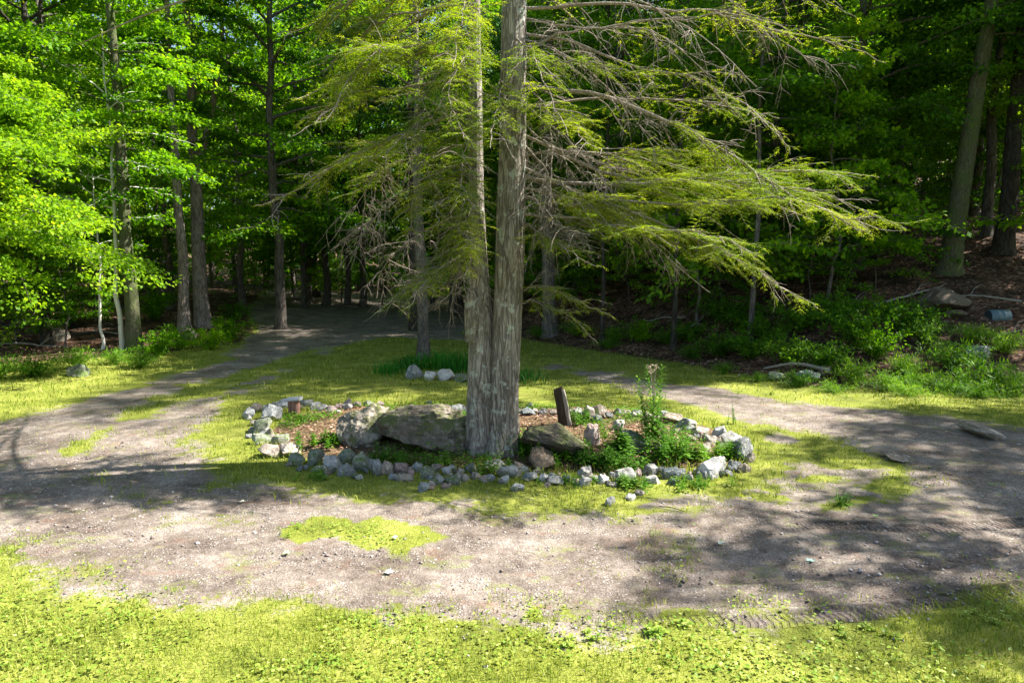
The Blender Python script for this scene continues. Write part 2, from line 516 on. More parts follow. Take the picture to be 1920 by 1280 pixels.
def ground_mat():
    t = NT('ground'); p = t.pos()
    grav = t.attr('gravel'); lit = t.attr('litter'); soil = t.attr('soil'); trk = t.attr('track'); arc = t.attr('arc'); acr = t.attr('across')
    n_f = t.noise(1.3, 6, .7, p); n_m = t.noise(9, 6, .7, p); n_s = t.noise(60, 4, .7, p); n_xs = t.noise(180, 3, .6, p)
    # gravel and packed dirt
    f = t.math('ADD', t.math('MULTIPLY', n_f, .40), t.math('MULTIPLY', n_m, .25))
    f = t.math('ADD', f, t.math('MULTIPLY', n_s, .35))
    gc = t.ramp(f, [(.37, (.038, .029, .021)), (.44, (.110, .085, .067)), (.52, (.215, .176, .145)), (.63, (.42, .368, .318))])
    peb = t.n('ShaderNodeTexVoronoi'); peb.inputs['Scale'].default_value = 42; t.l(p, peb.inputs['Vector'])
    pebc = t.ramp(t.n('ShaderNodeSeparateColor').outputs[0], [(0, (.1, .08, .07)), (1, (.7, .66, .62))])
    sc = t.n('ShaderNodeSeparateColor'); t.l(peb.outputs['Color'], sc.inputs[0])
    pebc = t.ramp(sc.outputs[0], [(0, (.12, .09, .08)), (.5, (.30, .25, .23)), (1, (.70, .66, .62))])
    pm = t.math('MULTIPLY', t.sm(peb.outputs['Distance'], .42, .30), t.sm(t.noise(3.1, 3, .6, p), .40, .62))
    gc = t.mix(t.math('MULTIPLY', pm, .65), gc, pebc)
    rust = t.sm(t.noise(1.9, 5, .7, t.pos((1, 1.7, 1))), .56, .68)
    gc = t.mix(t.math('MULTIPLY', rust, .45), gc, (.24, .13, .085))
    rut = t.attr('rut')
    gc = t.mix(t.math('MULTIPLY', rut, .55), gc, (.085, .065, .06))
    thin = t.sm(t.math('ADD', t.math('MULTIPLY', t.noise(1.6, 5, .7, t.pos((1, 1.5, 1))), .6), t.math('MULTIPLY', n_m, .4)), .53, .62)
    gc = t.mix(t.math('MULTIPLY', thin, .6), gc, (.17, .19, .045))
    # grass underlay: thatch, soil and green
    ug = t.math('ADD', t.math('MULTIPLY', n_f, .5), t.math('MULTIPLY', n_s, .5))
    uc = t.ramp(ug, [(.35, (.06, .07, .015)), (.5, (.19, .22, .03)), (.62, (.33, .32, .08)), (.75, (.46, .40, .2))])
    # leaf litter
    vo = t.n('ShaderNodeTexVoronoi'); vo.inputs['Scale'].default_value = 16; t.l(p, vo.inputs['Vector'])
    sv_ = t.n('ShaderNodeSeparateColor'); t.l(vo.outputs['Color'], sv_.inputs[0])
    lc = t.ramp(sv_.outputs[0], [(0, (.035, .02, .012)), (.4, (.12, .06, .035)), (.8, (.24, .13, .085)), (1, (.40, .28, .20))])
    lc = t.mix(t.sm(n_f, .35, .65), (.03, .02, .012), lc)
    so = t.ramp(t.math('ADD', t.math('MULTIPLY', n_m, .5), t.math('MULTIPLY', n_s, .5)), [(.35, (.035, .03, .015)), (.48, (.11, .08, .04)), (.6, (.24, .15, .085)), (.74, (.42, .31, .22))])
    edge = t.math('ADD', t.math('MULTIPLY', t.math('SUBTRACT', n_f, .5), 1.5), t.math('MULTIPLY', t.math('SUBTRACT', n_m, .5), 1.0))
    edge = t.math('ADD', edge, t.math('MULTIPLY', t.math('SUBTRACT', n_s, .5), .8))
    gm = t.sm(t.math('ADD', grav, t.math('MULTIPLY', edge, .8)), .40, .60)
    lm = t.sm(t.math('ADD', lit, t.math('MULTIPLY', edge, .7)), .42, .58)
    sm_ = t.sm(t.math('ADD', soil, t.math('MULTIPLY', edge, .5)), .42, .58)
    col = t.mix(gm, uc, gc); col = t.mix(lm, col, lc); col = t.mix(sm_, col, so)
    # tyre treads
    ang = t.math('ADD', t.math('MULTIPLY', arc, 6.2832 / .055), t.math('MULTIPLY', t.math('ABSOLUTE', acr), 45))
    lug = t.math('MULTIPLY', t.sm(t.math('SINE', ang), -.3, .5), trk)
    col = t.mix(t.math('MULTIPLY', lug, .6), col, (.06, .045, .04))
    h = t.math('ADD', t.math('MULTIPLY', n_s, .35), t.math('MULTIPLY', n_m, .5))
    h = t.math('ADD', h, t.math('MULTIPLY', n_xs, .18))
    h = t.math('ADD', h, t.math('MULTIPLY', pm, .25))
    h = t.math('SUBTRACT', h, t.math('MULTIPLY', lug, .6))
    return t.done(t.bsdf(col, .93, t.bump(h, .9, .035), .15))
M['ground'] = ground_mat()

# ------------------------------------------------------------------ the ground
def track(pts_px, w=.11, dark=.6):
    w *= .8; dark *= .85
    c = np.array([flat(*p) for p in pts_px])
    return [tuple(q) for q in spline(c, 40)], w, dark
TRACKS = [track([(1080, 1150), (1250, 1160), (1450, 1165), (1650, 1150), (1800, 1125), (1960, 1100), (2200, 1050)], .13, .9),
          track([(1150, 1105), (1300, 1088), (1450, 1085), (1600, 1078), (1760, 1060), (1960, 1010)], .12, .75),
          track([(1250, 1125), (1420, 1130), (1600, 1125), (1750, 1108), (1940, 1070)], .12, .7),
          track([(860, 955), (960, 968), (1100, 978), (1230, 975), (1330, 960)], .12, .45),
          track([(900, 995), (1050, 1010), (1200, 1020), (1350, 1015), (1500, 990), (1650, 960)], .12, .3),
          track([(560, 1032), (680, 1045), (800, 1060), (920, 1066), (1080, 1062)], .11, .35),
          track([(130, 1068), (280, 1090), (420, 1108), (560, 1125), (760, 1140), (980, 1152), (1200, 1172)], .05, .5),
          track([(1450, 990), (1560, 985), (1700, 990), (1850, 985), (2000, 970)], .14, .5),
          track([(1350, 1060), (1500, 1045), (1650, 1020), (1800, 1000)], .12, .35),
          track([(0, 960), (200, 1000), (420, 1035), (640, 1050)], .12, .2),
          track([(0, 900), (180, 850), (330, 790), (480, 720), (600, 660)], .16, .15)]

def masks(x, y):
    g = sd_poly(x, y, GRAVEL)
    gw = sstep(-.55, .80, g + (fbm(x * .8, y * .8, 61, 4) - .5) * .9 + (fbm(x * 3.5, y * 3.5, 62, 3) - .5) * .5)
    for pl, soft, stg in PATCH:
        gw = gw * (1 - stg * sstep(-soft * 1.8, soft * 1.2, sd_poly(x, y, pl) + (fbm(x * 2.6, y * 2.6, 66, 4) - .5) * .95))
    th = sstep(-.15, .35, sd_poly(x, y, APRON)) * sstep(.36, .58, fbm(x * 1.1 + 9, y * 1.6, 71, 4))
    gw = np.maximum(gw, .62 * th)
    lit = np.maximum(sstep(-.5, .8, right_d(x, y)), sstep(-.6, .6, left_d(x, y)))
    lit = lit * (1 - sstep(-.4, .4, g) * (y > 20))
    so = sstep(-.10, .12, sd_poly(x, y, RING))
    return gw, lit, so

def axis(fine0, fine1, step, lo, hi, grow=1.12):
    a = list(np.arange(fine0, fine1, step))
    s = step; v = fine1
    while v < hi: a.append(v); s *= grow; v += s
    s = step; v = fine0 - step; b = []
    while v > lo: b.append(v); s *= grow; v -= s
    return np.array(b[::-1] + a)
gx = axis(-7.5, 8.0, .045, -220, 220, 1.05)
gy = axis(3.3, 9.5, .045, -60, 260, 1.025)
X, Y = np.meshgrid(gx, gy)
Z = height(X, Y)
gw, lit, so = masks(X, Y)
trk = np.zeros_like(X); arc = np.zeros_like(X); acr = np.zeros_like(X); rut = np.zeros_like(X)
near = (Y < 12) & (np.abs(X) < 12)
for k, (pl, w, dk) in enumerate(TRACKS):
    d, a, s = seg_dist(X[near], Y[near], pl)
    L = a.max()
    m = sstep(w, w * .72, d) * sstep(0, .5, a) * sstep(L, L - .5, a)
    m2 = m * (0.45 + .55 * fbm(X[near] * 2, Y[near] * 2, 30 + k, 2))
    if w > .1 and dk > .25:
        t_ = trk[near]; aa = arc[near]; cc = acr[near]
        b = m2 > t_
        t_[b] = m2[b]; aa[b] = a[b]; cc[b] = d[b]
        trk[near] = t_; arc[near] = aa; acr[near] = cc
    r_ = rut[near]; r_ = np.maximum(r_, m * dk); rut[near] = r_
    berm = np.exp(-((d - w * 1.25) / (w * .35)) ** 2) * sstep(0, .5, a) * sstep(L, L - .5, a)
    z_ = Z[near]; z_ += (-.016 * m + .012 * berm) * min(1, dk + .3) * (gw[near] > .3); Z[near] = z_
# small lumps of trodden dirt
Z += np.where((Y < 14) & (gw > .2), (fbm(X * 6, Y * 6, 77, 3) - .5) * .014, 0)
ny, nx = X.shape
V = np.stack([X, Y, Z], -1).reshape(-1, 3)
i = np.arange(ny - 1)[:, None] * nx; j = np.arange(nx - 1)[None, :]
Fq = np.stack([i + j, i + j + 1, i + nx + j + 1, i + nx + j], -1).reshape(-1, 4)
ground = mesh_np('ground', V, Fq, M['ground'], attr={'gravel': gw.ravel(), 'litter': lit.ravel(), 'soil': so.ravel(), 'track': trk.ravel(),
                 'arc': arc.ravel(), 'across': acr.ravel(), 'rut': rut.ravel()}, smooth=True)
setting(ground)

# ------------------------------------------------------------------ grass, clover, litter, pebbles (stuff)
def cam_px(x, y, z):
    cp, sp = math.cos(PITCH), math.sin(PITCH)
    zz = z - CAM_H
    f = y * cp - zz * sp; v = y * sp + zz * cp
    f = np.maximum(f, .01)
    return 960 + x / f * F, 640 - v / f * F, f

def scatter(n, x0, x1, y0, y1, margin=160):
    x = rng.uniform(x0, x1, n); y = rng.uniform(y0, y1, n)
    px, py, f = cam_px(x, y, 0 * x)
    k = (px > -margin) & (px < 1920 + margin) & (py < 1280 + margin * .6)
    return x[k], y[k]

def blades(x, y, hgt, wid, name, mat, bend=.5, rnd=None):
    n = len(x); z = height(x, y)
    a = rng.uniform(0, 2 * np.pi, n); b = a + np.pi / 2 + rng.normal(0, .4, n)
    sx = np.cos(a) * wid * .5; sy = np.sin(a) * wid * .5
    bx = np.cos(b) * hgt * bend * rng.uniform(.2, 1.4, n); by = np.sin(b) * hgt * bend * rng.uniform(.2, 1.4, n)
    p0 = np.stack([x - sx, y - sy, z - .004], -1); p1 = np.stack([x + sx, y + sy, z - .004], -1)
    m0 = np.stack([x + bx * .35 - sx * .7, y + by * .35 - sy * .7, z + hgt * .6], -1)
    m1 = np.stack([x + bx * .35 + sx * .7, y + by * .35 + sy * .7, z + hgt * .6], -1)
    tp = np.stack([x + bx, y + by, z + hgt * .95], -1)
    V = np.stack([p0, p1, m1, m0, tp], 1).reshape(-1, 3)
    k = np.arange(n)[:, None] * 5
    T = np.concatenate([k + [[0, 1, 2]], k + [[0, 2, 3]], k + [[3, 2, 4]]], 1).reshape(-1, 3)
    r = rng.uniform(0, 1, n) if rnd is None else rnd
    o = mesh_np(name, V, T, mat, attr={'rnd': np.repeat(r, 5)})
    return o

def grass_w(x, y):
    gw, lit, so = masks(x, y)
    n = (fbm(x * 1.3, y * 1.3, 5, 4) - .5) * 1.2 + (fbm(x * 9, y * 9, 8, 3) - .5) * 1.1
    return np.clip((1 - gw) + n * .8 - .25, 0, 1) * (1 - np.clip(lit, 0, 1)) * (1 - so), gw, lit, so

def sc_grass(n, y0, y1, xw, keep):
    x, y = scatter(n, -xw, xw, y0, y1)
    w, gw, lit, so = grass_w(x, y)
    bare = fbm(x * .8 + 40, y * .8, 21, 4)
    w = w * sstep(.34, .56, bare + .10)
    k = rng.uniform(0, 1, len(x)) < w * keep
    return x[k], y[k]
xs = []; 
x1, y1 = sc_grass(230000, 3.3, 6.6, 7, .85)
x2, y2 = sc_grass(120000, 6.6, 12.5, 11, .9)
x3, y3 = sc_grass(130000, 12.5, 30, 24, .9)
xx = np.concatenate([x1, x2, x3]); yy = np.concatenate([y1, y2, y3])
hh = np.concatenate([rng.gamma(5, .0065, len(x1)), rng.gamma(5, .008, len(x2)), rng.gamma(5, .012, len(x3))])
ww = np.concatenate([np.full(len(x1), .0052), np.full(len(x2), .010), np.full(len(x3), .018)])
hh = hh * (.6 + .9 * fbm(xx * .9, yy * .9, 55, 3))
hh = hh * (1 + 1.3 * np.exp(-(sd_poly(xx, yy, RING) / .22) ** 2))
g = blades(xx, yy, np.clip(hh, .012, .16), ww, 'grass', M['grass'], .7)
setting(g, 'stuff', 'short sunlit lawn grass beside and between the drives', 'grass')

# clover and broadleaf lawn weeds of the front lawn
x, y = scatter(60000, -7, 7, 3.3, 6.4)
w, gw_, lit_, so_ = grass_w(x, y)
pn = fbm(x * 1.1, y * 1.1, 91, 3)
k = rng.uniform(0, 1, len(x)) < w * sstep(.38, .6, pn) * .8
x = x[k]; y = y[k]; n = len(x)
z = height(x, y) + rng.uniform(.012, .045, n)
ax_ = rng.uniform(0, 2 * np.pi, n)
d = np.stack([np.cos(ax_), np.sin(ax_), rng.normal(.05, .2, n)], -1)
nr = np.stack([rng.normal(0, .35, n), rng.normal(0, .35, n), np.ones(n)], -1)
Vc, Fc = leaves(np.stack([x, y, z], -1), d, nr, rng.uniform(.016, .04, n), rng.uniform(.014, .03, n), .12)
c_ = mesh_np('clover', Vc, Fc, M['clover'], attr={'rnd': np.repeat(rng.uniform(0, 1, n), 4)})
setting(c_, 'stuff', 'clover and small weeds mixed into the front lawn', 'clover')

# litter leaves
def litter(n, name, region):
    if region == 'wood':
        x, y = scatter(n, -40, 40, 12.5, 46)
        m = masks(x, y)[1]
        k = (rng.uniform(0, 1, len(x)) < m * sstep(.3, .6, fbm(x * .7, y * .7, 15, 3)))
    elif region == 'ring':
        x = rng.uniform(-4, 4, n); y = rng.uniform(7.9, 12.2, n); k = sd_poly(x, y, RING) > .1
    else:
        x, y = scatter(n, -10, 10, 4.2, 13)
        gw, lit, so = masks(x, y)
        k = rng.uniform(0, 1, len(x)) < gw * sstep(.5, .7, fbm(x * .6, y * .6, 18, 3))
    x = x[k]; y = y[k]; n = len(x)
    z = height(x, y) + rng.uniform(.003, .03, n)
    a = rng.uniform(0, 2 * np.pi, n)
    d = np.stack([np.cos(a), np.sin(a), rng.normal(0, .2, n)], -1)
    nr = np.stack([rng.normal(0, .4, n), rng.normal(0, .4, n), np.ones(n)], -1)
    s = {'wood': (.06, .12), 'ring': (.02, .06), 'drive': (.01, .03)}[region]
    L = rng.uniform(*s, n)
    V, Fc = leaves(np.stack([x, y, z], -1), d, nr, L, L * rng.uniform(.3, .75, n), .25)
    return mesh_np(name, V, Fc, M['litter'], attr={'rnd': np.repeat(rng.uniform(0, 1, n), 4)})
setting(litter(150000, 'leaf_litter', 'wood'), 'stuff', 'brown fallen leaves covering the floor of the wood', 'leaf litter')
setting(litter(16000, 'needle_litter', 'ring'), 'stuff', 'rust brown needle and leaf litter inside the stone ring', 'leaf litter')
setting(litter(5000, 'drive_litter', 'drive'), 'stuff', 'tiny brown leaf bits strewn over the dirt drive', 'leaf litter')

x = rng.uniform(-4, 4, 60000); y = rng.uniform(7.9, 12.2, 60000)
k = (sd_poly(x, y, RING) > .05) & (rng.uniform(0, 1, 60000) < sstep(.48, .68, fbm(x * 1.6, y * 1.6, 133, 3)))
x = x[k]; y = y[k]; n = len(x); a = rng.uniform(0, 6.28, n)
Vc, Fc = leaves(np.stack([x, y, height(x, y) + rng.gamma(2, .022, n)], -1), np.stack([np.cos(a), np.sin(a), rng.normal(.15, .3, n)], -1), np.array([0, 0, 1.0]) + rng.normal(0, .4, (n, 3)), rng.uniform(.02, .055, n), rng.uniform(.012, .028, n), .1)
setting(mesh_np('ground_cover', Vc, Fc, M['fern'], attr={'rnd': np.repeat(rng.uniform(0, 1, n), 4)}), 'stuff', 'patches of low green ground cover inside the stone ring', 'ground cover')
# pebbles
def pebbles(n):
    x, y = scatter(n, -10, 10, 4.0, 12)
    gw, lit, so = masks(x, y)
    k = rng.uniform(0, 1, len(x)) < gw * sstep(.35, .65, fbm(x * 1.2, y * 1.2, 44, 3))
    x = x[k]; y = y[k]; n = len(x)
    z = height(x, y)
    base = np.array([[1, 0, 0], [-1, 0, 0], [0, 1, 0], [0, -1, 0], [0, 0, 1], [0, 0, -1]], float)
    f = np.array([[0, 2, 4], [2, 1, 4], [1, 3, 4], [3, 0, 4], [2, 0, 5], [1, 2, 5], [3, 1, 5], [0, 3, 5]])
    s = np.clip(rng.gamma(2.2, .003, n), .003, .022)
    sc = np.stack([s * rng.uniform(.7, 1.5, n), s * rng.uniform(.7, 1.5, n), s * rng.uniform(.4, .9, n)], -1)
    V = base[None] * (1 + rng.uniform(-.3, .3, (n, 6, 1))) * sc[:, None, :]
    a = rng.uniform(0, 6.28, n); ca, sa = np.cos(a), np.sin(a)
    V = np.stack([V[..., 0] * ca[:, None] - V[..., 1] * sa[:, None], V[..., 0] * sa[:, None] + V[..., 1] * ca[:, None], V[..., 2]], -1)
    V += np.stack([x, y, z], -1)[:, None, :]
    Fc = (f[None] + np.arange(n)[:, None, None] * 6).reshape(-1, 3)
    t = NT('pebble'); col = t.ramp(t.attr('rnd'), [(0, (.12, .095, .08)), (.6, (.26, .22, .20)), (1, (.46, .42, .39))])
    return mesh_np('gravel_pebbles', V.reshape(-1, 3), Fc, t.done(t.bsdf(col, .85)), attr={'rnd': np.repeat(rng.uniform(0, 1, n), 6)})
setting(pebbles(60000), 'stuff', 'loose small gravel scattered over the dirt drive', 'gravel')

# ------------------------------------------------------------------ rocks
def ico(sub):
    t = (1 + 5 ** .5) / 2
    V = [(-1, t, 0), (1, t, 0), (-1, -t, 0), (1, -t, 0), (0, -1, t), (0, 1, t), (0, -1, -t), (0, 1, -t), (t, 0, -1), (t, 0, 1), (-t, 0, -1), (-t, 0, 1)]
    V = [np.array(v) / np.linalg.norm(v) for v in V]
    Fc = [(0, 11, 5), (0, 5, 1), (0, 1, 7), (0, 7, 10), (0, 10, 11), (1, 5, 9), (5, 11, 4), (11, 10, 2), (10, 7, 6), (7, 1, 8),
          (3, 9, 4), (3, 4, 2), (3, 2, 6), (3, 6, 8), (3, 8, 9), (4, 9, 5), (2, 4, 11), (6, 2, 10), (8, 6, 7), (9, 8, 1)]
    for _ in range(sub):
        c = {}; N = []
        def mid(a, b):
            k = (min(a, b), max(a, b))
            if k not in c:
                m = V[a] + V[b]; V.append(m / np.linalg.norm(m)); c[k] = len(V) - 1
            return c[k]
        for a, b, d in Fc:
            x, y, z = mid(a, b), mid(b, d), mid(d, a)
            N += [(a, x, z), (b, y, x), (d, z, y), (x, y, z)]
        Fc = N
    return np.array(V), np.array(Fc)
IV, IF = ico(3); IV4, IF4 = ico(5)

def rock_shape(seed, cuts=15, rough=.11, base=None, cut0=.42, boxy=.8):
    r = np.random.default_rng(seed); V = (IV if base is None else base).copy()
    V = np.sign(V) * np.abs(V) ** boxy
    for _ in range(cuts):
        n = r.normal(size=3); n /= np.linalg.norm(n); c = r.uniform(cut0, .9)
        d = V @ n; over = np.maximum(d - c, 0)
        V -= over[:, None] * n * .93
    for k, (fq, am) in enumerate(((2.1, rough), (5, rough * .5), (11, rough * .28), (24, rough * .14))):
        if base is None and k == 3: continue
        w = fbm(V[:, 0] * fq + 10 + seed, V[:, 1] * fq + V[:, 2] * fq * .7, seed + k, 2) + fbm(V[:, 2] * fq + 3, V[:, 0] * fq - V[:, 1] * fq * .6, seed + 50 + k, 2) - 1
        V = V * (1 + am * 2 * w[:, None])
    mn, mx = V.min(0), V.max(0)
    return (V - (mn + mx) / 2) / (mx - mn)          # unit box
ROCKV = [rock_shape(100 + s) for s in range(14)]
_rockmesh = {}
def rock_mesh(kind, var):
    if (kind, var) not in _rockmesh:
        o = mesh_np('rock', ROCKV[var], IF, M[kind], smooth=True)
        me = o.data
        try:
            me.set_sharp_from_angle(angle=R(24))
        except Exception:
            pass
        bpy.data.objects.remove(o)
        _rockmesh[(kind, var)] = me
    return _rockmesh[(kind, var)]

def place_rock(px, py, w, h, kind, depth=None, var=None, name='rock', lift=0.0):
    """px,py: bottom centre of the stone in the 1920 px photo, w,h its size there"""
    p = G(px, py)
    u = p[1] / F
    W = w * u; H = h * u
    D = depth if depth else W * random.uniform(.7, 1.0)
    v = random.randrange(14) if var is None else var
    o = bpy.data.objects.new(name, rock_mesh(kind, v)); C.objects.link(o)
    c = np.array([p[0], p[1] + D * .35]); z = ground_at(*c)
    H2 = H * 1.25
    o.location = (c[0], c[1], z - H2 * .27 + H2 * .5 + lift)
    o.scale = (W * 1.04, D * 1.1, H2)
    o.rotation_euler = (random.uniform(-.2, .2), random.uniform(-.25, .25), random.choice((0, math.pi)) + random.uniform(-.35, .35))
    return o

KC = {'w': ('rock_white', 'white'), 'g': ('rock_grey', 'grey'), 't': ('rock_tan', 'tan'), 'p': ('rock_pink', 'pinkish'), 'm': ('rock_moss', 'mossy'), 'b': ('rock_blue', 'blue grey')}
RIM = {
 'left rim': [(465, 785, 24, 22, 'g'), (478, 772, 22, 18, 't'), (500, 792, 42, 38, 'g'), (486, 812, 42, 30, 'w'), (471, 812, 15, 14, 'w'), (466, 822, 14, 10, 'g'), (503, 822, 22, 20, 't'),
              (487, 834, 40, 22, 'm'), (523, 832, 34, 18, 'm'), (512, 772, 20, 16, 't'), (528, 764, 34, 18, 'w'), (476, 798, 14, 12, 't')],
 'front left rim': [(503, 858, 42, 26, 't'), (535, 858, 44, 30, 't'), (551, 874, 38, 24, 'm'), (587, 872, 34, 34, 'm'), (592, 886, 26, 13, 'w'), (622, 880, 36, 28, 'w'),
              (652, 868, 36, 28, 'w'), (648, 892, 30, 26, 'g'), (676, 884, 36, 40, 'm'), (701, 892, 32, 38, 'g'), (723, 890, 28, 30, 'w'), (612, 892, 18, 12, 't'), (664, 898, 18, 14, 'w'), (573, 880, 14, 10, 'g'), (690, 866, 18, 14, 't'),
              (635, 866, 16, 12, 'g')],
 'front rim left of the trunk': [(748, 886, 32, 18, 'p'), (757, 903, 36, 14, 't'), (780, 884, 20, 20, 'g'), (770, 892, 14, 12, 'p'), (800, 898, 28, 26, 'm'), (793, 922, 24, 20, 'b'), (817, 886, 24, 18, 't'), (824, 906, 22, 22, 'w'), (838, 890, 22, 18, 'w'),
              (850, 908, 30, 20, 'm'), (848, 882, 16, 12, 'w'), (862, 892, 16, 16, 't'), (883, 886, 22, 20, 'g'), (893, 898, 22, 16, 'w'), (872, 902, 18, 14, 't'), (810, 912, 16, 12, 't'), (735, 898, 16, 12, 'g'), (906, 904, 18, 12, 't'), (836, 916, 18, 10, 'p')],
 'front rim below the trunk': [(927, 884, 42, 22, 'w'), (950, 896, 42, 26, 'w'), (975, 884, 26, 18, 't'), (998, 902, 24, 20, 'w'), (1018, 904, 22, 20, 'w'), (1042, 909, 32, 18, 'w'), (1062, 904, 18, 18, 'w'), (970, 919, 26, 14, 'w'), (985, 900, 16, 14, 'g'),
              (1006, 890, 16, 10, 't'), (1034, 896, 16, 12, 'w'), (918, 902, 22, 14, 'g'), (940, 906, 18, 10, 't')],
 'front rim right of the trunk': [(1098, 896, 30, 22, 'w'), (1097, 912, 26, 20, 'w'), (1131, 907, 26, 16, 'w'), (1175, 905, 40, 32, 'w'), (1196, 896, 16, 22, 'p'), (1221, 892, 26, 24, 'w'), (1226, 906, 28, 16, 'w'), (1242, 886, 20, 14, 'g'), (1259, 898, 34, 22, 'b'),
              (1277, 894, 20, 18, 'b'), (1291, 902, 20, 16, 'w'), (1264, 908, 22, 12, 'b'), (1080, 908, 16, 12, 't'), (1116, 900, 14, 10, 'w'), (1148, 912, 20, 10, 't'), (1152, 898, 18, 14, 'w'), (1306, 890, 18, 12, 'g')],
 'right rim': [(1340, 896, 66, 40, 'w'), (1320, 898, 28, 20, 'g'), (1378, 884, 36, 22, 'g'), (1398, 886, 26, 20, 't'), (1390, 862, 52, 44, 'g'), (1376, 836, 48, 28, 'w'), (1352, 824, 32, 30, 'g'), (1314, 820, 32, 22, 't'), (1336, 834, 22, 18, 't'), (1408, 868, 22, 22, 't'),
              (1326, 828, 18, 14, 'w'), (1360, 844, 26, 14, 'w'), (1395, 836, 22, 18, 'g'), (1366, 892, 18, 12, 'w'), (1300, 828, 16, 12, 't')],
 'back right rim': [(1285, 808, 36, 26, 'g'), (1264, 796, 44, 24, 't'), (1245, 784, 20, 16, 'g'), (1296, 800, 22, 16, 'w'), (1233, 790, 18, 14, 't'), (1216, 784, 18, 12, 't'), (1196, 780, 20, 14, 'g'), (1176, 778, 18, 12, 't'), (1158, 778, 16, 14, 'g'), (1270, 812, 16, 10, 't')],
 'back rim': [(1104, 784, 26, 26, 'p'), (1127, 782, 28, 26, 't'), (1119, 792, 22, 18, 'w'), (1142, 784, 16, 14, 'g'), (1086, 780, 18, 14, 'w'), (1072, 776, 14, 12, 't'), (1038, 778, 16, 12, 'w'), (1018, 778, 20, 13, 'w'), (990, 779, 28, 16, 'b'), (975, 776, 14, 12, 'w'), (1003, 774, 12, 10, 't')],
 'back left rim': [(874, 776, 16, 14, 'g'), (858, 776, 22, 20, 'g'), (842, 774, 16, 14, 'w'), (866, 768, 14, 12, 'w'), (826, 770, 16, 12, 't'), (808, 768, 16, 11, 'g'), (606, 770, 18, 14, 'w'), (590, 768, 22, 16, 'w'), (577, 762, 18, 14, 'w'), (620, 774, 20, 16, 'p'), (634, 768, 18, 14, 'p'),
              (650, 768, 20, 14, 'w'), (668, 764, 18, 14, 't'), (690, 762, 20, 14, 'w'), (712, 762, 16, 12, 'p'), (560, 768, 14, 12, 't')]}
NUM = 'first second third fourth fifth sixth seventh eighth ninth tenth eleventh twelfth thirteenth fourteenth fifteenth sixteenth seventeenth eighteenth nineteenth twentieth'.split()
rf = random.Random(12)
for seg_ in RIM:
    if 'below' not in seg_ and 'front rim right' not in seg_: RIM[seg_] = [(a, b, c, d, rf.choice('gtmg') if (k == 'w' and rf.random() < .5) else k) for a, b, c, d, k in RIM[seg_]]
    base_ = list(RIM[seg_])
    for (x_, y_, w_, h_, k_) in base_:
        if rf.random() < (.85 if 'front' in seg_ or 'right' in seg_ else .6):
            ww_ = rf.uniform(9, 19); RIM[seg_].append((x_ + rf.uniform(-16, 16), y_ + rf.uniform(-9, 5), ww_, ww_ * rf.uniform(.6, .95), rf.choice('wgtpmtg')))
for seg, lst in RIM.items():
    lst = sorted(lst)
    cnt = {}
    def cls(w, k): return ('large ' if w >= 34 else 'small ' if w <= 20 else '') + KC[k][1]
    tot = {}
    for (x, y, w, h, k) in lst: tot[cls(w, k)] = tot.get(cls(w, k), 0) + 1
    for (x, y, w, h, k) in lst:
        o = place_rock(x, y, w, h, KC[k][0])
        c = cls(w, k); cnt[c] = cnt.get(c, 0) + 1
        lab = f'{c} stone on the {seg}' if tot[c] == 1 else f'{NUM[cnt[c]-1]} {c} stone from the left on the {seg}'
        tag(o, lab + '', 'stone', 'rough stones edging the hemlock garden ring')
def one_rock(px, py, w, h, kind, label, cat='stone', group=None, **k):
    o = place_rock(px, py, w, h, kind, name='rock' if cat == 'stone' else 'boulder', **k); tag(o, label, cat, group); return o
one_rock(1145, 948, 22, 18, 'rock_white', 'bright white stone lying loose on the grass by the drive edge')
one_rock(1184, 938, 20, 12, 'rock_white', 'low pale stone in the grass just above the loose white stone')
one_rock(1202, 928, 22, 10, 'rock_tan', 'flat tan stone half sunk in grass below the front rim')
one_rock(1112, 835, 34, 46, 'rock_pink', 'upright pale pinkish stone standing inside the ring')
one_rock(1160, 806, 24, 22, 'rock_white', 'small pale stone inside the ring behind the leafy weeds')
one_rock(1190, 846, 66, 38, 'rock_moss', 'wide dark flat topped stone inside the ring between two tall weeds', depth=.5)
one_rock(1018, 882, 58, 42, 'rock_brown', 'round rust brown stone right of the trunk foot', depth=.4, var=3)
one_rock(1325, 852, 20, 24, 'rock_tan', 'small tan stone upright inside the right rim')
one_rock(1238, 846, 26, 16, 'rock_tan', 'tan stone among weeds inside the right half of the ring')
SM = 'pale stones edging the small round bed'
one_rock(776, 710, 30, 30, 'rock_grey', 'largest round grey stone at left of the small bed', group=SM)
one_rock(804, 713, 26, 18, 'rock_white', 'low whitish stone second from left at the small bed', group=SM)
one_rock(836, 713, 32, 24, 'rock_white', 'rounded pale stone third from left at the small bed', group=SM)
one_rock(866, 716, 28, 18, 'rock_moss', 'mossy grey stone beside the hemlock trunk at the small bed', group=SM)
one_rock(1862, 822, 66, 20, 'rock_tan', 'smooth half buried boulder at the right edge of the drive', 'boulder', depth=.7, var=5)
one_rock(1700, 866, 58, 9, 'rock_tan', 'flat rock breaking through the dirt of the right drive', 'boulder', depth=.4, var=8)
one_rock(1546, 706, 28, 20, 'rock_tan', 'pale stone at the right end of the fallen branch')
one_rock(1515, 714, 44, 18, 'rock_grey', 'flat grey stone under the fallen branch')
one_rock(1460, 712, 40, 14, 'rock_moss', 'low mossy stone left under the fallen branch')
one_rock(1790, 588, 84, 40, 'rock_brown', 'big dark boulder half way up the right bank below the leaning tree', 'boulder', depth=1.3, var=2)
one_rock(1797, 598, 40, 14, 'rock_brown', 'low dark stone below the big dark boulder on the bank')
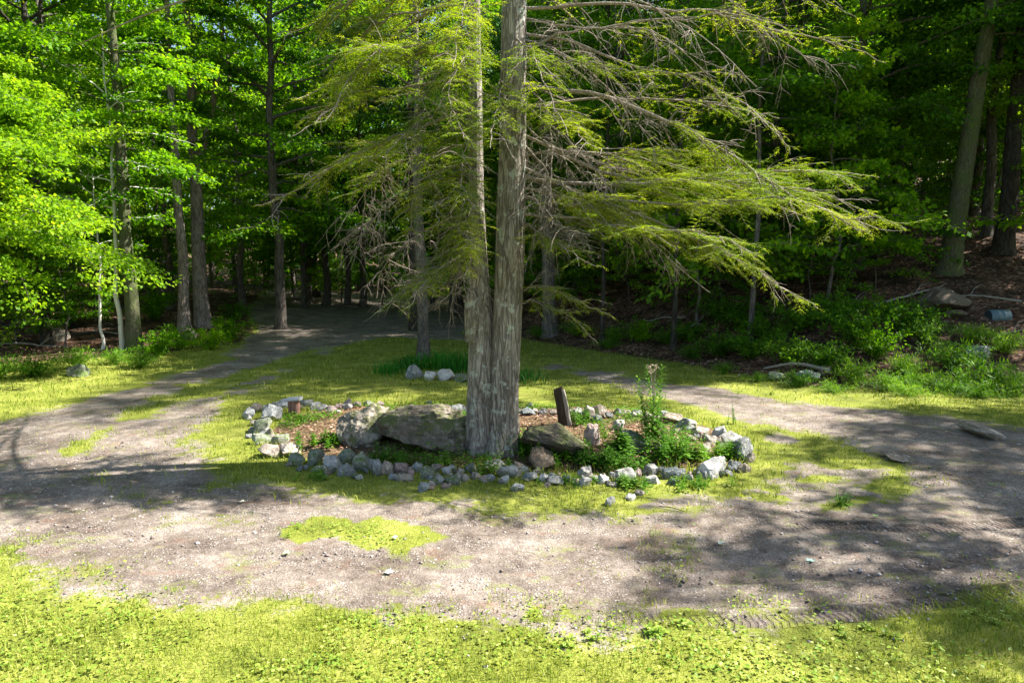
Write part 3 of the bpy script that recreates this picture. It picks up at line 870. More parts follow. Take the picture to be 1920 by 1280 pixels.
one_rock(1840, 672, 40, 24, 'rock_grey', 'grey stone among ferns on the right bank below the drum')
one_rock(350, 636, 30, 22, 'rock_tan', 'tan stone at the foot of the two left trunks')
one_rock(138, 706, 46, 26, 'rock_moss', 'mossy stone at the edge of the left wood')
one_rock(105, 640, 40, 26, 'rock_tan', 'pale tan rock on the leaf litter beside the far left trunk')

# the boulders of the ring: unique, finely shaped
def boulder(name, label, px, py, w, h, D, seed, mat, rz=0, cuts=7, tilt=(0, 0), rough=.10, cut0=.55, boxy=.55):
    p = G(px, py); u = p[1] / F
    Vb = rock_shape(seed, cuts, rough, IV4, cut0, boxy) * np.array([w * u * 1.08, D, h * u * 1.0])
    c = np.array([p[0], p[1] + D * .42]); z = ground_at(*c)
    o = mesh_np(name, Vb, IF4, M[mat], smooth=True, loc=(c[0], c[1], z + h * u * .26))
    o.rotation_euler = (tilt[0], tilt[1], rz)
    o.data.set_sharp_from_angle(angle=R(38))
    tag(o, label, 'boulder'); return o
boulder('boulder', 'pale sloping boulder, left one of the two big ones in the ring', 672, 842, 104, 92, 1.0, 11, 'boulder', .2, 6, (.1, -.2), .11)
boulder('boulder', 'largest dark mossy boulder in the ring just left of the trunk', 785, 852, 180, 104, 1.3, 23, 'boulder', 0, 9, (0, .04), .13)
boulder('boulder', 'low brown boulder behind the green weeds right of the trunk', 1048, 870, 140, 74, 1.1, 31, 'boulder', -.1, 7, (0, .18), .11)
boulder('boulder', 'small dark boulder touching the left side of the trunk foot', 858, 846, 50, 50, .5, 37, 'boulder', 0, 6)

# ------------------------------------------------------------------ hemlock
def bark_trunk(ctrl, rad, name, mat, parent, seg=64, rows=220, ridge=.05, origin=np.zeros(3), flare=None, seed=1):
    pts = spline(ctrl, rows); rr = np.interp(np.linspace(0, 1, rows), np.linspace(0, 1, len(rad)), rad)
    V, Fq = tube(pts, rr, seg)
    V = V.reshape(rows, seg, 3)
    c = pts[:, None, :]; d = V - c; L = np.linalg.norm(d, axis=-1, keepdims=True); dn = d / L
    zz = pts[:, 2][:, None] * np.ones((1, seg)); aa = np.arange(seg)[None, :] * 2 * np.pi / seg * np.ones((rows, 1))
    circ = np.cos(aa) * 3; cs = np.sin(aa) * 3
    n1 = fbm(circ * 1.8 + seed, cs * 1.8 + zz * .9, seed, 4) - .5
    n2 = np.abs(fbm(aa * seg / 2 / np.pi * .5 + seed * 3 + 1.5 * fbm(zz * .8, aa * 0, seed, 2), zz * 1.1, seed + 5, 2) - .5) * 2
    disp = 1 + n1 * .16 - (1 - n2) ** 3 * ridge * .45
    if flare is not None:
        fl = np.exp(-(zz - pts[0][2]) / .28)
        disp = disp + fl * flare * (.35 + .65 * np.abs(np.sin(aa * 2.5 + seed)))
    V = c + d * disp[..., None]
    return mesh_np(name, V.reshape(-1, 3) - origin, Fq, mat, parent, smooth=True)

def twigs_along(acc, pts, rad0, n, Lr, rs, seed_pl=.3, droop=.3, up=0.0, order=1, nseg=5):
    """dead curved twigs off a branch"""
    for k in range(n):
        t = rs.uniform(.08, .98); i = int(t * (len(pts) - 2)); p = pts[i]; T = unit(pts[i + 1] - pts[i])
        s = unit(np.cross(T, [0, 0, 1.0])) * rs.choice([-1, 1])
        d = unit(T * rs.uniform(.3, 1.1) + s * rs.uniform(.4, 1.1) + np.array([0, 0, rs.uniform(-.5, .6) + up]))
        L = Lr * rs.uniform(.35, 1.2)
        m = 7; q = [p]
        cur = d.copy()
        for _ in range(m - 1):
            cur = unit(cur + rs.normal(0, .16, 3) + np.array([0, 0, -droop * .25])); q.append(q[-1] + cur * L / (m - 1))
        q = np.array(q)
        acc.add(*tube(q, np.linspace(rad0, rad0 * .3, m), nseg if order == 1 else 3))
        if order > 0 and L > .3:
            twigs_along(acc, q, rad0 * .55, rs.integers(3, 7), L * .45, rs, droop=droop, order=order - 1)

def spray(lc, ld, lL, pts, width, rs, step=.085, dens=1.0, start=.2, droop=.35, twig=None, nd=.8):
    """hemlock sprays: side shoots in a flat drooping plane, short shoots off them, needles as little leaves"""
    seglen = np.linalg.norm(np.diff(pts, axis=0), axis=1); cum = np.concatenate([[0], np.cumsum(seglen)]); L = cum[-1]
    s = start * L; side = 1
    def at(v):
        i = min(np.searchsorted(cum, v, side='right') - 1, len(seglen) - 1); f = (v - cum[i]) / seglen[i]
        return pts[i] + (pts[i + 1] - pts[i]) * f, unit(pts[i + 1] - pts[i])
    while s < L:
        p, T = at(s); t = s / L
        w = width * (math.sin(min(1, (t - start) / (1 - start) * 1.15 + .12) * math.pi) ** .7 * .8 + .2) * rs.uniform(.35, 1.3)
        if t > .9: w *= .6
        sd_ = unit(np.cross(T, [0, 0, 1.0])) * side
        side = -side
        if rs.uniform() < .14: s += step / dens; continue
        d = unit(T * rs.uniform(.25, 1.25) + sd_ * rs.uniform(.7, 1.1) + np.array([0, 0, rs.uniform(-.22, .2)]))
        m = max(3, int(w / .09)); q = [p]; cur = d
        for _ in range(m):
            cur = unit(cur + np.array([0, 0, -droop / m]) + rs.normal(0, .13, 3)); q.append(q[-1] + cur * w / m)
        q = np.array(q)
        if twig is not None and w > .2:
            twig.add(*tube(q, np.linspace(.0035, .0012, len(q)), 3))
        # short shoots
        ss = .04; sd2 = 1
        while ss < w:
            f = ss / w * m; i = min(int(f), m - 1); pp = q[i] + (q[i + 1] - q[i]) * (f - i); T2 = unit(q[i + 1] - q[i])
            l2 = (.06 + .19 * (1 - ss / w) ** .7 * min(1, w / .5)) * rs.uniform(.6, 1.2)
            s2 = unit(np.cross(T2, [0, 0, 1.0])) * sd2; sd2 = -sd2
            d2 = unit(T2 * .8 + s2 * .9 + np.array([0, 0, rs.uniform(-.35, .25)]))
            if rs.uniform() < dens * nd:
                lc.append(pp); ld.append(d2); lL.append(l2)
            ss += .038 / dens * rs.uniform(.7, 1.3)
        lc.append(q[-1] - cur * .05); ld.append(cur); lL.append(.10)
        s += step / dens * rs.uniform(.6, 1.4) * .5

def needles(lc, ld, lL, rs, step=.0125, nl=.026, nw=.0125):
    """turn shoots into rows of paired needles"""
    lc = np.array(lc); ld = unit(np.array(ld)); lL = np.array(lL)
    cnt = np.maximum(2, (lL / step).astype(int))
    idx = np.repeat(np.arange(len(lc)), cnt)
    off = np.concatenate([np.arange(c) for c in cnt]) / cnt[idx]
    n = len(idx)
    base = lc[idx] + ld[idx] * (lL[idx] * off)[:, None] + np.array([0, 0, -1.0]) * (lL[idx] * off ** 2 * .12)[:, None]
    s = unit(np.cross(ld[idx], np.array([0, 0, 1.0]) + rs.normal(0, .18, (n, 3))))
    sg = np.where(np.arange(n) % 2 == 0, 1, -1)[:, None]
    taper = (1.15 - .6 * off)
    d = ld[idx] * .65 + s * sg + rs.normal(0, .12, (n, 3))
    nr = np.array([0, 0, 1.0]) + rs.normal(0, .25, (n, 3))
    sh = rs.uniform(0, 1, len(lc))[idx]
    V, Fc = leaves(base, d, nr, nl * taper * rs.uniform(.8, 1.3, n), nw * taper, .1)
    return V, Fc, np.repeat(np.clip(sh * .6 + .4 * rs.uniform(0, 1, n) , 0, 1), 4)

BASE = G(922, 858)
BY = BASE[1] + .25
hem = empty('hemlock_tree', (BASE[0], BY, ground_at(BASE[0], BY)))
tag(hem, 'big double stemmed hemlock in the middle of the stone ring', 'tree')
HO = np.array(hem.location)
def PH(px, py, dy=0.0): return P(px, py, BY + dy)
# the two stems
c1 = [PH(938, 866), PH(942, 800), PH(945, 720), PH(951, 600), PH(956, 480), PH(960, 300), PH(963, 100), PH(965, -60), PH(968, -400), PH(972, -1000), PH(975, -1500)]
t1 = bark_trunk(c1, [.225, .205, .19, .187, .187, .175, .16, .15, .13, .08, .02], 'trunk', M['bark_hemlock'], hem, 72, 260, .06, HO, .7, 1)
c2 = [PH(903, 862, .05), PH(903, 800, .05), PH(903, 700, .05), PH(903, 600, .08), PH(899, 520, .12), PH(894, 380, .2), PH(892, 200, .3), PH(890, 60, .35), PH(889, -200, .4), PH(887, -900, .5)]
t2 = bark_trunk(c2, [.20, .185, .18, .165, .12, .10, .09, .08, .07, .02], 'trunk', M['bark_hemlock'], hem, 60, 240, .07, HO, .65, 4)
# the torn dead stub on the left stem
stub = bark_trunk([PH(886, 640, -.02), PH(886, 590, -.05), PH(884, 560, -.06), PH(882, 540, -.06)], [.10, .11, .09, .03], 'broken_stub', M['bark_hemlock'], hem, 28, 50, .25, HO, None, 9)
tag_part = stub; stub['label'] = 'dark torn stub on the left stem'

HB = [  # pixel path, depth of the tip relative to the trunk, foliage width, start of foliage, density, radius
 ([(985, 155), (1080, 165), (1270, 240), (1400, 320), (1500, 380)], -1.0, .55, .62, 1.0, .036),
 ([(985, 312), (1060, 340), (1240, 400), (1420, 470), (1545, 555)], -1.3, .55, .3, 1.1, .024),
 ([(985, 330), (1130, 345), (1400, 335), (1600, 350), (1740, 420)], -.6, .6, .25, 1.1, .026),
 ([(985, 250), (1180, 320), (1400, 300), (1560, 300), (1690, 320)], .4, .55, .35, 1.0, .024),
 ([(985, 60), (1200, 120), (1380, 200), (1480, 300)], -.4, .5, .5, .55, .022),
 ([(985, 15), (1250, 20), (1450, 60), (1640, 140)], .3, .6, .55, .5, .024),
 ([(985, 400), (1100, 430), (1300, 455), (1440, 520)], -1.8, .5, .3, 1.1, .02),
 ([(985, 545), (1050, 555), (1150, 610)], -.5, .35, .15, 1.0, .012),
 ([(985, 200), (1150, 180), (1370, 190), (1480, 220)], .8, .5, .4, .55, .02),
 ([(985, 90), (1120, 50), (1350, 10), (1500, 30)], -.6, .5, .5, .45, .02),
 ([(985, 350), (1200, 390), (1480, 380), (1620, 430)], -1.6, .55, .35, 1.1, .022),
 ([(985, 290), (1150, 300), (1330, 350), (1520, 430)], .9, .5, .3, 1.0, .02),
 ([(985, 370), (1080, 380), (1190, 400), (1300, 470)], -.8, .5, .2, 1.0, .016),
 ([(985, 130), (1050, 120), (1180, 130), (1260, 180)], -1.2, .4, .3, .9, .014),
 ([(880, 115), (790, 105), (680, 140), (555, 200)], -.6, .55, .3, 1.0, .022),
 ([(880, 200), (740, 250), (620, 310), (495, 388)], -.8, .5, .3, 1.0, .022),
 ([(885, 60), (760, 80), (660, 140), (600, 250)], -1.3, .55, .3, .95, .02),
 ([(885, 505), (810, 505), (740, 540), (680, 570)], -.9, .4, .1, 1.1, .013),
 ([(890, 470), (860, 500), (800, 540), (735, 600)], -1.4, .35, .15, 1.1, .012),
 ([(885, 150), (720, 170), (600, 190), (540, 240)], .6, .5, .3, 1.0, .018),
 ([(885, 10), (740, 30), (660, 90), (600, 130)], .4, .6, .3, .9, .02),
 ([(890, 260), (800, 290), (720, 330), (650, 380)], .9, .45, .3, .9, .015),
 ([(892, 420), (850, 425), (800, 450), (770, 510)], -.3, .35, .2, 1.0, .011),
 ([(950, 150), (945, 150), (930, 185), (915, 250)], -1.5, .4, .2, 1.0, .012),
 ([(965, 60), (980, 90), (1000, 130), (1060, 230)], -1.7, .45, .2, .9, .014),
 ([(890, 330), (850, 340), (870, 380), (880, 420)], -1.0, .35, .2, 1.0, .010),
 ([(975, 560), (1010, 575), (1060, 600), (1120, 640)], -.2, .3, .2, .9, .009),
 ([(885, 220), (840, 200), (790, 230), (740, 300)], -1.2, .45, .25, 1.0, .014),
 ([(885, -40), (780, -60), (650, 0), (560, 70)], -.3, .6, .3, .9, .02),
 ([(985, -60), (1150, -80), (1400, -60), (1600, 20)], -.8, .6, .5, .5, .024),
 ([(880, 250), (850, 240), (830, 270), (800, 330)], -1.0, .5, .1, 1.1, .010),
 ([(880, 380), (850, 370), (840, 400), (850, 450)], -1.1, .45, .1, 1.1, .010),
 ([(890, 180), (880, 190), (880, 230), (890, 300)], -1.3, .45, .1, 1.1, .010),
 ([(885, 90), (860, 90), (840, 120), (830, 190)], -1.4, .5, .1, 1.0, .012),
 ([(890, 440), (880, 440), (870, 470), (880, 530)], -1.1, .4, .1, 1.1, .009),
 ([(880, 310), (860, 300), (870, 340), (895, 400)], -1.3, .5, .1, 1.1, .010),
 ([(880, 140), (860, 130), (870, 170), (900, 240)], -1.5, .5, .1, 1.1, .010),
 ([(885, 20), (870, 20), (880, 60), (900, 130)], -1.5, .5, .1, 1.1, .010),
 ([(885, 420), (870, 410), (885, 440), (905, 480)], -1.2, .42, .1, 1.1, .009),
 ([(885, 345), (830, 340), (790, 370), (770, 430)], -.9, .5, .1, 1.1, .010),
 ([(975, 420), (1010, 420), (1050, 450), (1110, 500)], -1.3, .45, .2, 1.0, .012),
 ([(975, 210), (1010, 215), (1060, 240), (1130, 290)], -1.6, .45, .2, 1.0, .012),
]
rs = np.random.default_rng(21)
for (path, dy, wd, st, dn, rad) in HB:
    k = len(path)
    ctrl = [PH(px, py, dy * (i / (k - 1)) ** 1.2 * (1 if i else 0)) for i, (px, py) in enumerate(path)]
    ctrl[0] = ctrl[0] + np.array([-.08 if path[0][0] > 930 else .08, .02, 0])
    pts = spline(ctrl, 22)
    pts[2:] += np.cumsum(rs.normal(0, .024, (20, 3)), 0)
    wood = Acc()
    wood.add(*tube(pts - HO, np.linspace(rad, .004, 22), 8))
    twigs_along(wood, pts - HO, rad * .28 + .001, int(4 + 14 * rad * 10), .55, rs, droop=.3)
    lc, ld, lL = [], [], []
    spray(lc, ld, lL, pts - HO, wd * 1.15, rs, .10, dn * 1.05, st * .8, .16, wood, 1.0)
    # secondary limbs carrying their own sprays
    for q in range(9):
        t = rs.uniform(max(.2, st - .15), .95); i = int(t * 20); T = unit(pts[i + 1] - pts[i]); sgn = 1 if q % 2 else -1
        s = unit(np.cross(T, [0, 0, 1.0])) * sgn
        L2 = rs.uniform(.5, 1.1) * (1.15 - t) * np.linalg.norm(pts[-1] - pts[0]) * .4
        d = unit(T + s * rs.uniform(.5, .9) + np.array([0, 0, rs.uniform(-.15, .15)]))
        pq = [pts[i]]; cur = d
        for _ in range(7):
            cur = unit(cur + np.array([0, 0, -.05]) + rs.normal(0, .07, 3)); pq.append(pq[-1] + cur * L2 / 7)
        pq = np.array(pq) - HO
        wood.add(*tube(pq, np.linspace(rad * .4, .003, 8), 5))
        spray(lc, ld, lL, pq, wd * .8, rs, .10, dn * 1.0, .1, .16, wood, 1.0)
    b = wood.build('branch', M['twig'], hem, smooth=True)
    V, Fc, at_ = needles(lc, ld, lL, rs)
    mesh_np('foliage', V, Fc, M['needle'], b, {'rnd': at_})
# dead, bare branches
DB = [([(985, 70), (1060, 110), (1150, 190), (1250, 300)], -.3), ([(985, 185), (1060, 250), (1130, 330), (1190, 390)], -.6), ([(985, 120), (1100, 100), (1200, 200), (1290, 230)], .2),
      ([(985, 220), (1050, 280), (1150, 310), (1210, 330)], .5), ([(985, 30), (1100, 60), (1210, 60), (1330, 150)], -.9), ([(1000, -20), (1150, -10), (1280, 60), (1400, 170)], -1.2),
      ([(885, 300), (800, 330), (720, 390), (660, 440)], -.2), ([(885, 390), (800, 430), (730, 470), (690, 520)], .3), ([(885, 240), (800, 260), (720, 330), (660, 430)], .6),
      ([(890, 440), (850, 470), (800, 500), (760, 560)], .1), ([(885, 130), (830, 120), (790, 170), (750, 200)], -.7), ([(985, 360), (1020, 390), (1060, 430), (1110, 440)], -.8),
      ([(985, 260), (1030, 330), (1040, 400), (1042, 450)], -.5), ([(985, 150), (1030, 200), (1045, 300), (1040, 380)], -1.0), ([(880, 500), (860, 500), (830, 540), (790, 570)], -.5),
      ([(990, -30), (1250, -40), (1420, 40), (1560, 130)], .5), ([(985, 325), (1100, 390), (1200, 430), (1330, 540)], .3)]
for path, dy in DB:
    k = len(path)
    ctrl = [PH(px, py, dy * i / (k - 1)) for i, (px, py) in enumerate(path)]
    ctrl[0] = ctrl[0] + np.array([-.08 if path[0][0] > 930 else .08, .02, 0])
    pts = spline(ctrl, 16); pts[2:] += np.cumsum(rs.normal(0, .015, (14, 3)), 0)
    wood = Acc(); wood.add(*tube(pts - HO, np.linspace(.013, .003, 16), 6))
    twigs_along(wood, pts - HO, .0055, 20, .8, rs, droop=.5, order=2)
    b = wood.build('bare_branch', M['twig'], hem, smooth=True)
# upper crown, above the picture: carries the shade
wood = Acc(); lc, ld, lL = [], [], []
for k in range(74):
    z = 6.15 + 8.2 * (k / 74) ** 1.3; az = k * 2.399 + rs.uniform(-.3, .3); L = (5.3 * (1 - (z - 5) / 13)) * rs.uniform(.75, 1.1) * (.55 if math.cos(az) > .3 else 1.0)
    if math.cos(az) > .2 and z < 11 and k % 3: continue
    o = np.array([(-.0 if k % 3 else -.45), .1, z]); d = np.array([math.cos(az), math.sin(az), .15]); q = [o]; cur = unit(d)
    for _ in range(9):
        cur = unit(cur + np.array([0, 0, -.05]) + rs.normal(0, .05, 3)); q.append(q[-1] + cur * L / 9)
    q = np.array(q); wood.add(*tube(q, np.linspace(.04, .006, 10), 5))
    spray(lc, ld, lL, q, .8, rs, .17, .8, .12, .3)
for k in range(22):
    z = 5.9 + 4.2 * k / 22; az = R(125 + (k * 47) % 125); L = rs.uniform(4.4, 5.6) * (1.1 - (z - 6) * .07)
    o = np.array([-.45 if k % 2 else 0, .1, z]); q = [o]; cur = unit(np.array([math.cos(az), math.sin(az), .12]))
    for _ in range(9):
        cur = unit(cur + np.array([0, 0, -.05]) + rs.normal(0, .05, 3)); q.append(q[-1] + cur * L / 9)
    q = np.array(q); wood.add(*tube(q, np.linspace(.04, .006, 10), 5))
    spray(lc, ld, lL, q, .85, rs, .17, .85, .15, .3)
wood.build('upper_branches', M['twig'], hem, smooth=True)['kind'] = 'stuff'
V, Fc, at_ = needles(lc, ld, lL, rs, .03, .045, .02)
mesh_np('upper_foliage', V, Fc, M['needle'], hem, {'rnd': at_})

# ------------------------------------------------------------------ broadleaf trees
def broad(H, r0, h0, Rc, nl, leafn, seed, lean=(0, 0), fork=0, leafL=.125, flat_=.10, wob=.12, profile='tall', sub=6, ns=10):
    """returns wood (V,F) and crown (V,F,rnd), base at the origin"""
    r = np.random.default_rng(seed); wood = Acc()
    n = 16; zs = np.linspace(-.15, H, n)
    px = lean[0] * zs + np.cumsum(r.normal(0, wob * .25, n)); py = lean[1] * zs + np.cumsum(r.normal(0, wob * .25, n))
    px -= px[0]; py -= py[0]
    tr = np.stack([px, py, zs], -1)
    rr = r0 * (1 - .82 * (zs - zs[0]) / (zs[-1] - zs[0])); rr[0] *= 1.45; rr[1] *= 1.0
    tp = spline(tr, 48); rp = np.interp(np.linspace(0, 1, 48), np.linspace(0, 1, n), rr)
    rp[:3] = r0 * np.array([1.6, 1.25, 1.08])
    wood.add(*tube(tp, rp, ns))
    if fork:
        i = int(fork * 48); q = [tp[i]]; cur = unit(np.array([.35, 0.1, 1.0]))
        for _ in range(9): cur = unit(cur + r.normal(0, .05, 3) + np.array([-.02, 0, .05])); q.append(q[-1] + cur * (H - tp[i][2]) / 9)
        wood.add(*tube(spline(q, 20), np.linspace(rp[i] * .7, .02, 20), ns))
    C_, D_, N_ = [], [], []
    per = max(4, leafn // (nl * sub))
    for k in range(nl):
        t = (k + r.uniform(0, 1)) / nl; z = h0 + (H - h0) * t
        o = np.array([np.interp(z, tp[:, 2], tp[:, 0]), np.interp(z, tp[:, 2], tp[:, 1]), z])
        az = k * 2.399 + r.uniform(-.5, .5)
        if profile == 'tall': Lk = Rc * (math.sin(math.pi * (.18 + .78 * t)) ** .8) * r.uniform(.65, 1.15)
        else: Lk = Rc * (1 - .75 * t) * r.uniform(.6, 1.15)
        cur = unit(np.array([math.cos(az), math.sin(az), r.uniform(.1, .5) + .5 * t])); q = [o]; m = 8
        for _ in range(m):
            cur = unit(cur + np.array([0, 0, -.07 - .02 * (1 - t)]) + r.normal(0, .08, 3)); q.append(q[-1] + cur * Lk / m)
        q = np.array(q)
        rk = min(r0 * .35, .012 + .012 * Lk)
        wood.add(*tube(q, np.linspace(rk, .006, m + 1), 5))
        for j in range(sub):
            tt = .25 + .75 * (j + r.uniform(0, 1)) / sub; i = min(int(tt * m), m - 1); p = q[i] + (q[i + 1] - q[i]) * r.uniform()
            T = unit(q[i + 1] - q[i]); s = unit(np.cross(T, [0, 0, 1.0])) * (1 if j % 2 else -1)
            d = unit(T * .8 + s * r.uniform(.4, 1.1) + np.array([0, 0, r.uniform(-.15, .2)]))
            l2 = (.45 + .30 * Lk) * r.uniform(.5, 1.1)
            e = p + d * l2 + np.array([0, 0, -.08 * l2])
            wood.add(*tube(np.array([p, (p + e) / 2 + [0, 0, .04 * l2], e]), np.array([.010, .007, .003]), 3))
            u = r.uniform(0, 1.12, per) ** .8
            c = p + (e - p) * u[:, None]
            sp = .34 * l2 * (1 - .5 * np.abs(u - .5)) + .05
            sd2 = unit(np.cross(d, [0, 0, 1.0]))
            c = c + sd2 * (r.normal(0, .62, per) * sp)[:, None] + np.stack([r.normal(0, .05, per), r.normal(0, .05, per), r.normal(0, flat_ * .55, per) - .10 * l2 * np.abs(r.normal(0, .3, per))], -1)
            C_.append(c)
            D_.append(d * .6 + r.normal(0, .6, (per, 3)) + np.array([0, 0, -.25]))
            N_.append(np.array([0, 0, 1.0]) + r.normal(0, .42, (per, 3)))
    C_ = np.concatenate(C_); D_ = np.concatenate(D_); N_ = np.concatenate(N_); n = len(C_)
    LL = leafL * r.uniform(.6, 1.25, n)
    V, Fc = leaves(C_, D_, N_, LL, LL * .72, .14)
    return wood, (V, Fc, np.repeat(r.uniform(0, 1, n), 4))

def make_tree(name, loc, label, cat, bark, leaf, group=None, rz=0, **k):
    wood, (V, Fc, a) = broad(**k)
    e = empty(name, loc, rz); tag(e, label, cat, group)
    wood.build('trunk', M[bark], e, smooth=True)
    mesh_np('crown', V, Fc, M[leaf], e, {'rnd': a})
    return e

def base_at(px, py): 
    p = G(px, py); return p
def rad(px_w, Y): return px_w * Y / F / 2

# named trees: base pixel, trunk width in pixels
def ntree(name, px, py, w, label, bark, leaf, Y=None, group=None, **k):
    p = base_at(px, py)
    k.setdefault('H', 15); k.setdefault('h0', 4.5); k.setdefault('Rc', 3.2); k.setdefault('nl', 30); k.setdefault('leafn', 24000)
    return make_tree(name, (p[0], p[1], ground_at(p[0], p[1])), label, 'tree', bark, leaf, group, r0=rad(w, p[1]) , **k)
WG = 'trees of the surrounding wood'
ntree('maple_tree', 252, 658, 27, 'straight grey trunk right behind the thin white birch, left wood', 'bark_moss', 'leaf_maple', seed=1, h0=5.5, H=16, Rc=2.8, lean=(-.01, 0), group=WG)
ntree('birch_tree', 231, 656, 10, 'thin white birch trunk touching the left grey trunk', 'bark_birch', 'leaf_maple', seed=2, h0=3.6, H=9, Rc=1.6, nl=18, leafn=3500, group=WG)
ntree('beech_tree', 92, 645, 22, 'dark trunk at the far left with bright leaves round it', 'bark_dark', 'leaf_beech', seed=3, h0=3.0, H=15, Rc=3.4, fork=.55, group=WG)
ntree('maple_tree', 346, 618, 21, 'pinkish trunk, left of the close pair by the left drive', 'bark_pink', 'leaf_maple', seed=4, h0=7, H=15, Rc=2.6, group=WG)
ntree('maple_tree', 382, 612, 28, 'rough trunk with a forked top, right of the close pair by the left drive', 'bark_pink', 'leaf_maple', seed=5, h0=7.5, H=16, Rc=2.8, fork=.38, group=WG)
ntree('sapling', 190, 655, 6, 'thin pale sapling left of the white birch', 'bark_birch', 'leaf_maple', seed=6, h0=2.2, H=5.5, Rc=1.3, nl=14, leafn=2500, group=WG)
ntree('cherry_tree', 794, 672, 23, 'slim grey trunk rising from the small round bed', 'bark_grey', 'leaf_dark', seed=7, h0=5.5, H=13, Rc=2.4, nl=22, leafn=7000, group=WG)
ntree('maple_tree', 1032, 628, 28, 'grey trunk just right of the hemlock at the foot of the bank', 'bark_grey', 'leaf_dark', seed=8, h0=5, H=15, group=WG)
ntree('maple_tree', 588, 556, 22, 'dark trunk behind the far end of the left drive', 'bark_dark', 'leaf_maple', seed=9, h0=6, H=17, Rc=4.5, group=WG)
ntree('oak_tree', 1778, 508, 36, 'mossy trunk leaning right on top of the right bank', 'bark_moss', 'leaf_dark', seed=10, h0=6.5, H=17, Rc=4, lean=(.085, 0), group=WG, ns=16, wob=.06)
ntree('oak_tree', 1880, 470, 32, 'dark upright trunk at the right edge behind the leaning tree', 'bark_dark', 'leaf_dark', seed=11, h0=5, H=17, Rc=4, group=WG)
ntree('maple_tree', 1406, 640, 11, 'slim dark tree, heightened for shade, half hidden by the right hemlock boughs', 'bark_grey', 'leaf_dark', seed=12, h0=5.5, H=13, Rc=3.4, nl=22, leafn=13000, group=WG)  # a sapling made tall, its high crown added to shade the back lawn
ntree('birch_tree', 1488, 470, 7, 'thin pale crooked stem high on the right bank', 'bark_birch', 'leaf_maple', seed=13, h0=5, H=9, Rc=1.8, nl=14, leafn=3500, wob=.3, group=WG)

for (px, Y_, H_, R_, sd_, lab) in [(-40, 14.2, 6.0, 3.4, 71, 'bright yellow green beech spreading in from the left picture edge'), (-190, 12.6, 8.5, 3.6, 72, 'tall bright beech at the very left picture edge')]:
    x_ = (px - 960) / F * Y_
    make_tree('beech_tree', (x_, Y_, ground_at(x_, Y_)), lab, 'tree', 'bark_grey', 'leaf_beech', WG, H=H_ + .6, r0=.07, h0=2.9, Rc=R_, nl=34, leafn=42000, seed=sd_, profile='low', leafL=.092)
x_ = (745 - 960) / F * 23
make_tree('pine_tree', (x_, 27, ground_at(x_, 27)), 'blue green pine crown high behind the hemlock at the top', 'tree', 'bark_dark', 'pine', WG, H=20, r0=.2, h0=9, Rc=3.6, nl=40, leafn=50000, seed=73, leafL=.16, flat_=.4)
for (px_, py_, w_, H_, sd_, lab) in [(1262, 655, 10, 14, 31, 'thin trunk added for shade behind the tallest weed at the bank foot'), (1130, 640, 9, 12, 33, 'thin trunk added for shade on the bank between the hemlock and the tallest weed')]:
    ntree('maple_tree', px_, py_, w_, lab, 'bark_dark', 'leaf_maple', seed=sd_, h0=6.2, H=H_, Rc=3.3, nl=20, leafn=11000, group=WG)  # added trees: their high crowns shade the back lawn and right drive
# generic wood trees: prototypes, then copies
protos = []
for s in range(4):
    wood, cr = broad(15.5, .17, 3.0, 3.9, 44, 25000, 60 + s, wob=.22)
    e = empty('forest_tree', (0, 0, 0)); wood.build('trunk', M['bark_wood'], e, smooth=True)
    mesh_np('crown', cr[0], cr[1], M[['leaf_maple', 'leaf_beech', 'leaf_maple', 'leaf_dark'][s]], e, {'rnd': cr[2]})
    protos.append(e)
unders = []
for s in range(3):
    wood, cr = broad(6.0, .045, .9, 2.3, 26, 8000, 80 + s, profile='low', wob=.2, leafL=.13)
    e = empty('understory_tree', (0, 0, 0)); wood.build('trunk', M['bark_grey'], e, smooth=True)
    mesh_np('crown', cr[0], cr[1], M[['leaf_maple', 'leaf_beech', 'leaf_dark'][s]], e, {'rnd': cr[2]})
    unders.append(e)
usedp = set()
RENAME = []
def put(proto, x, y, sc, rz, label, group, zs=1.0):
    if id(proto) not in usedp:
        o = proto; usedp.add(id(proto))
    else:
        o = copy_tree(proto)
    o.location = (x, y, ground_at(x, y)); o.scale = (sc, sc, sc * zs); o.rotation_euler = (0, 0, rz)
    tag(o, label, 'tree', group); RENAME.append(o); return o

placed = []
def ok_px(x, y, keep):
    px = 960 + x / y * F
    for q in keep:
        if abs(px - q) < 16: return False
    return all((x - a) ** 2 + (y - b) ** 2 > (1.9 + y * .015) ** 2 for a, b in placed)
keep = [252, 92, 346, 382, 794, 1778, 960, 905]
r4 = np.random.default_rng(5)
def side_label(x, y, what):
    px = 960 + x / y * F
    s = 'far left' if px < 250 else 'left' if px < 520 else 'behind the end of the left drive' if px < 880 else 'behind the hemlock' if px < 1200 else 'on the right bank' if px < 1650 else 'far right on the bank'
    return f'{what} {s}' if s[0] in 'bo' else f'{what} in the {s} wood' if 'wood' not in s and 'bank' not in s else f'{what} {s}'
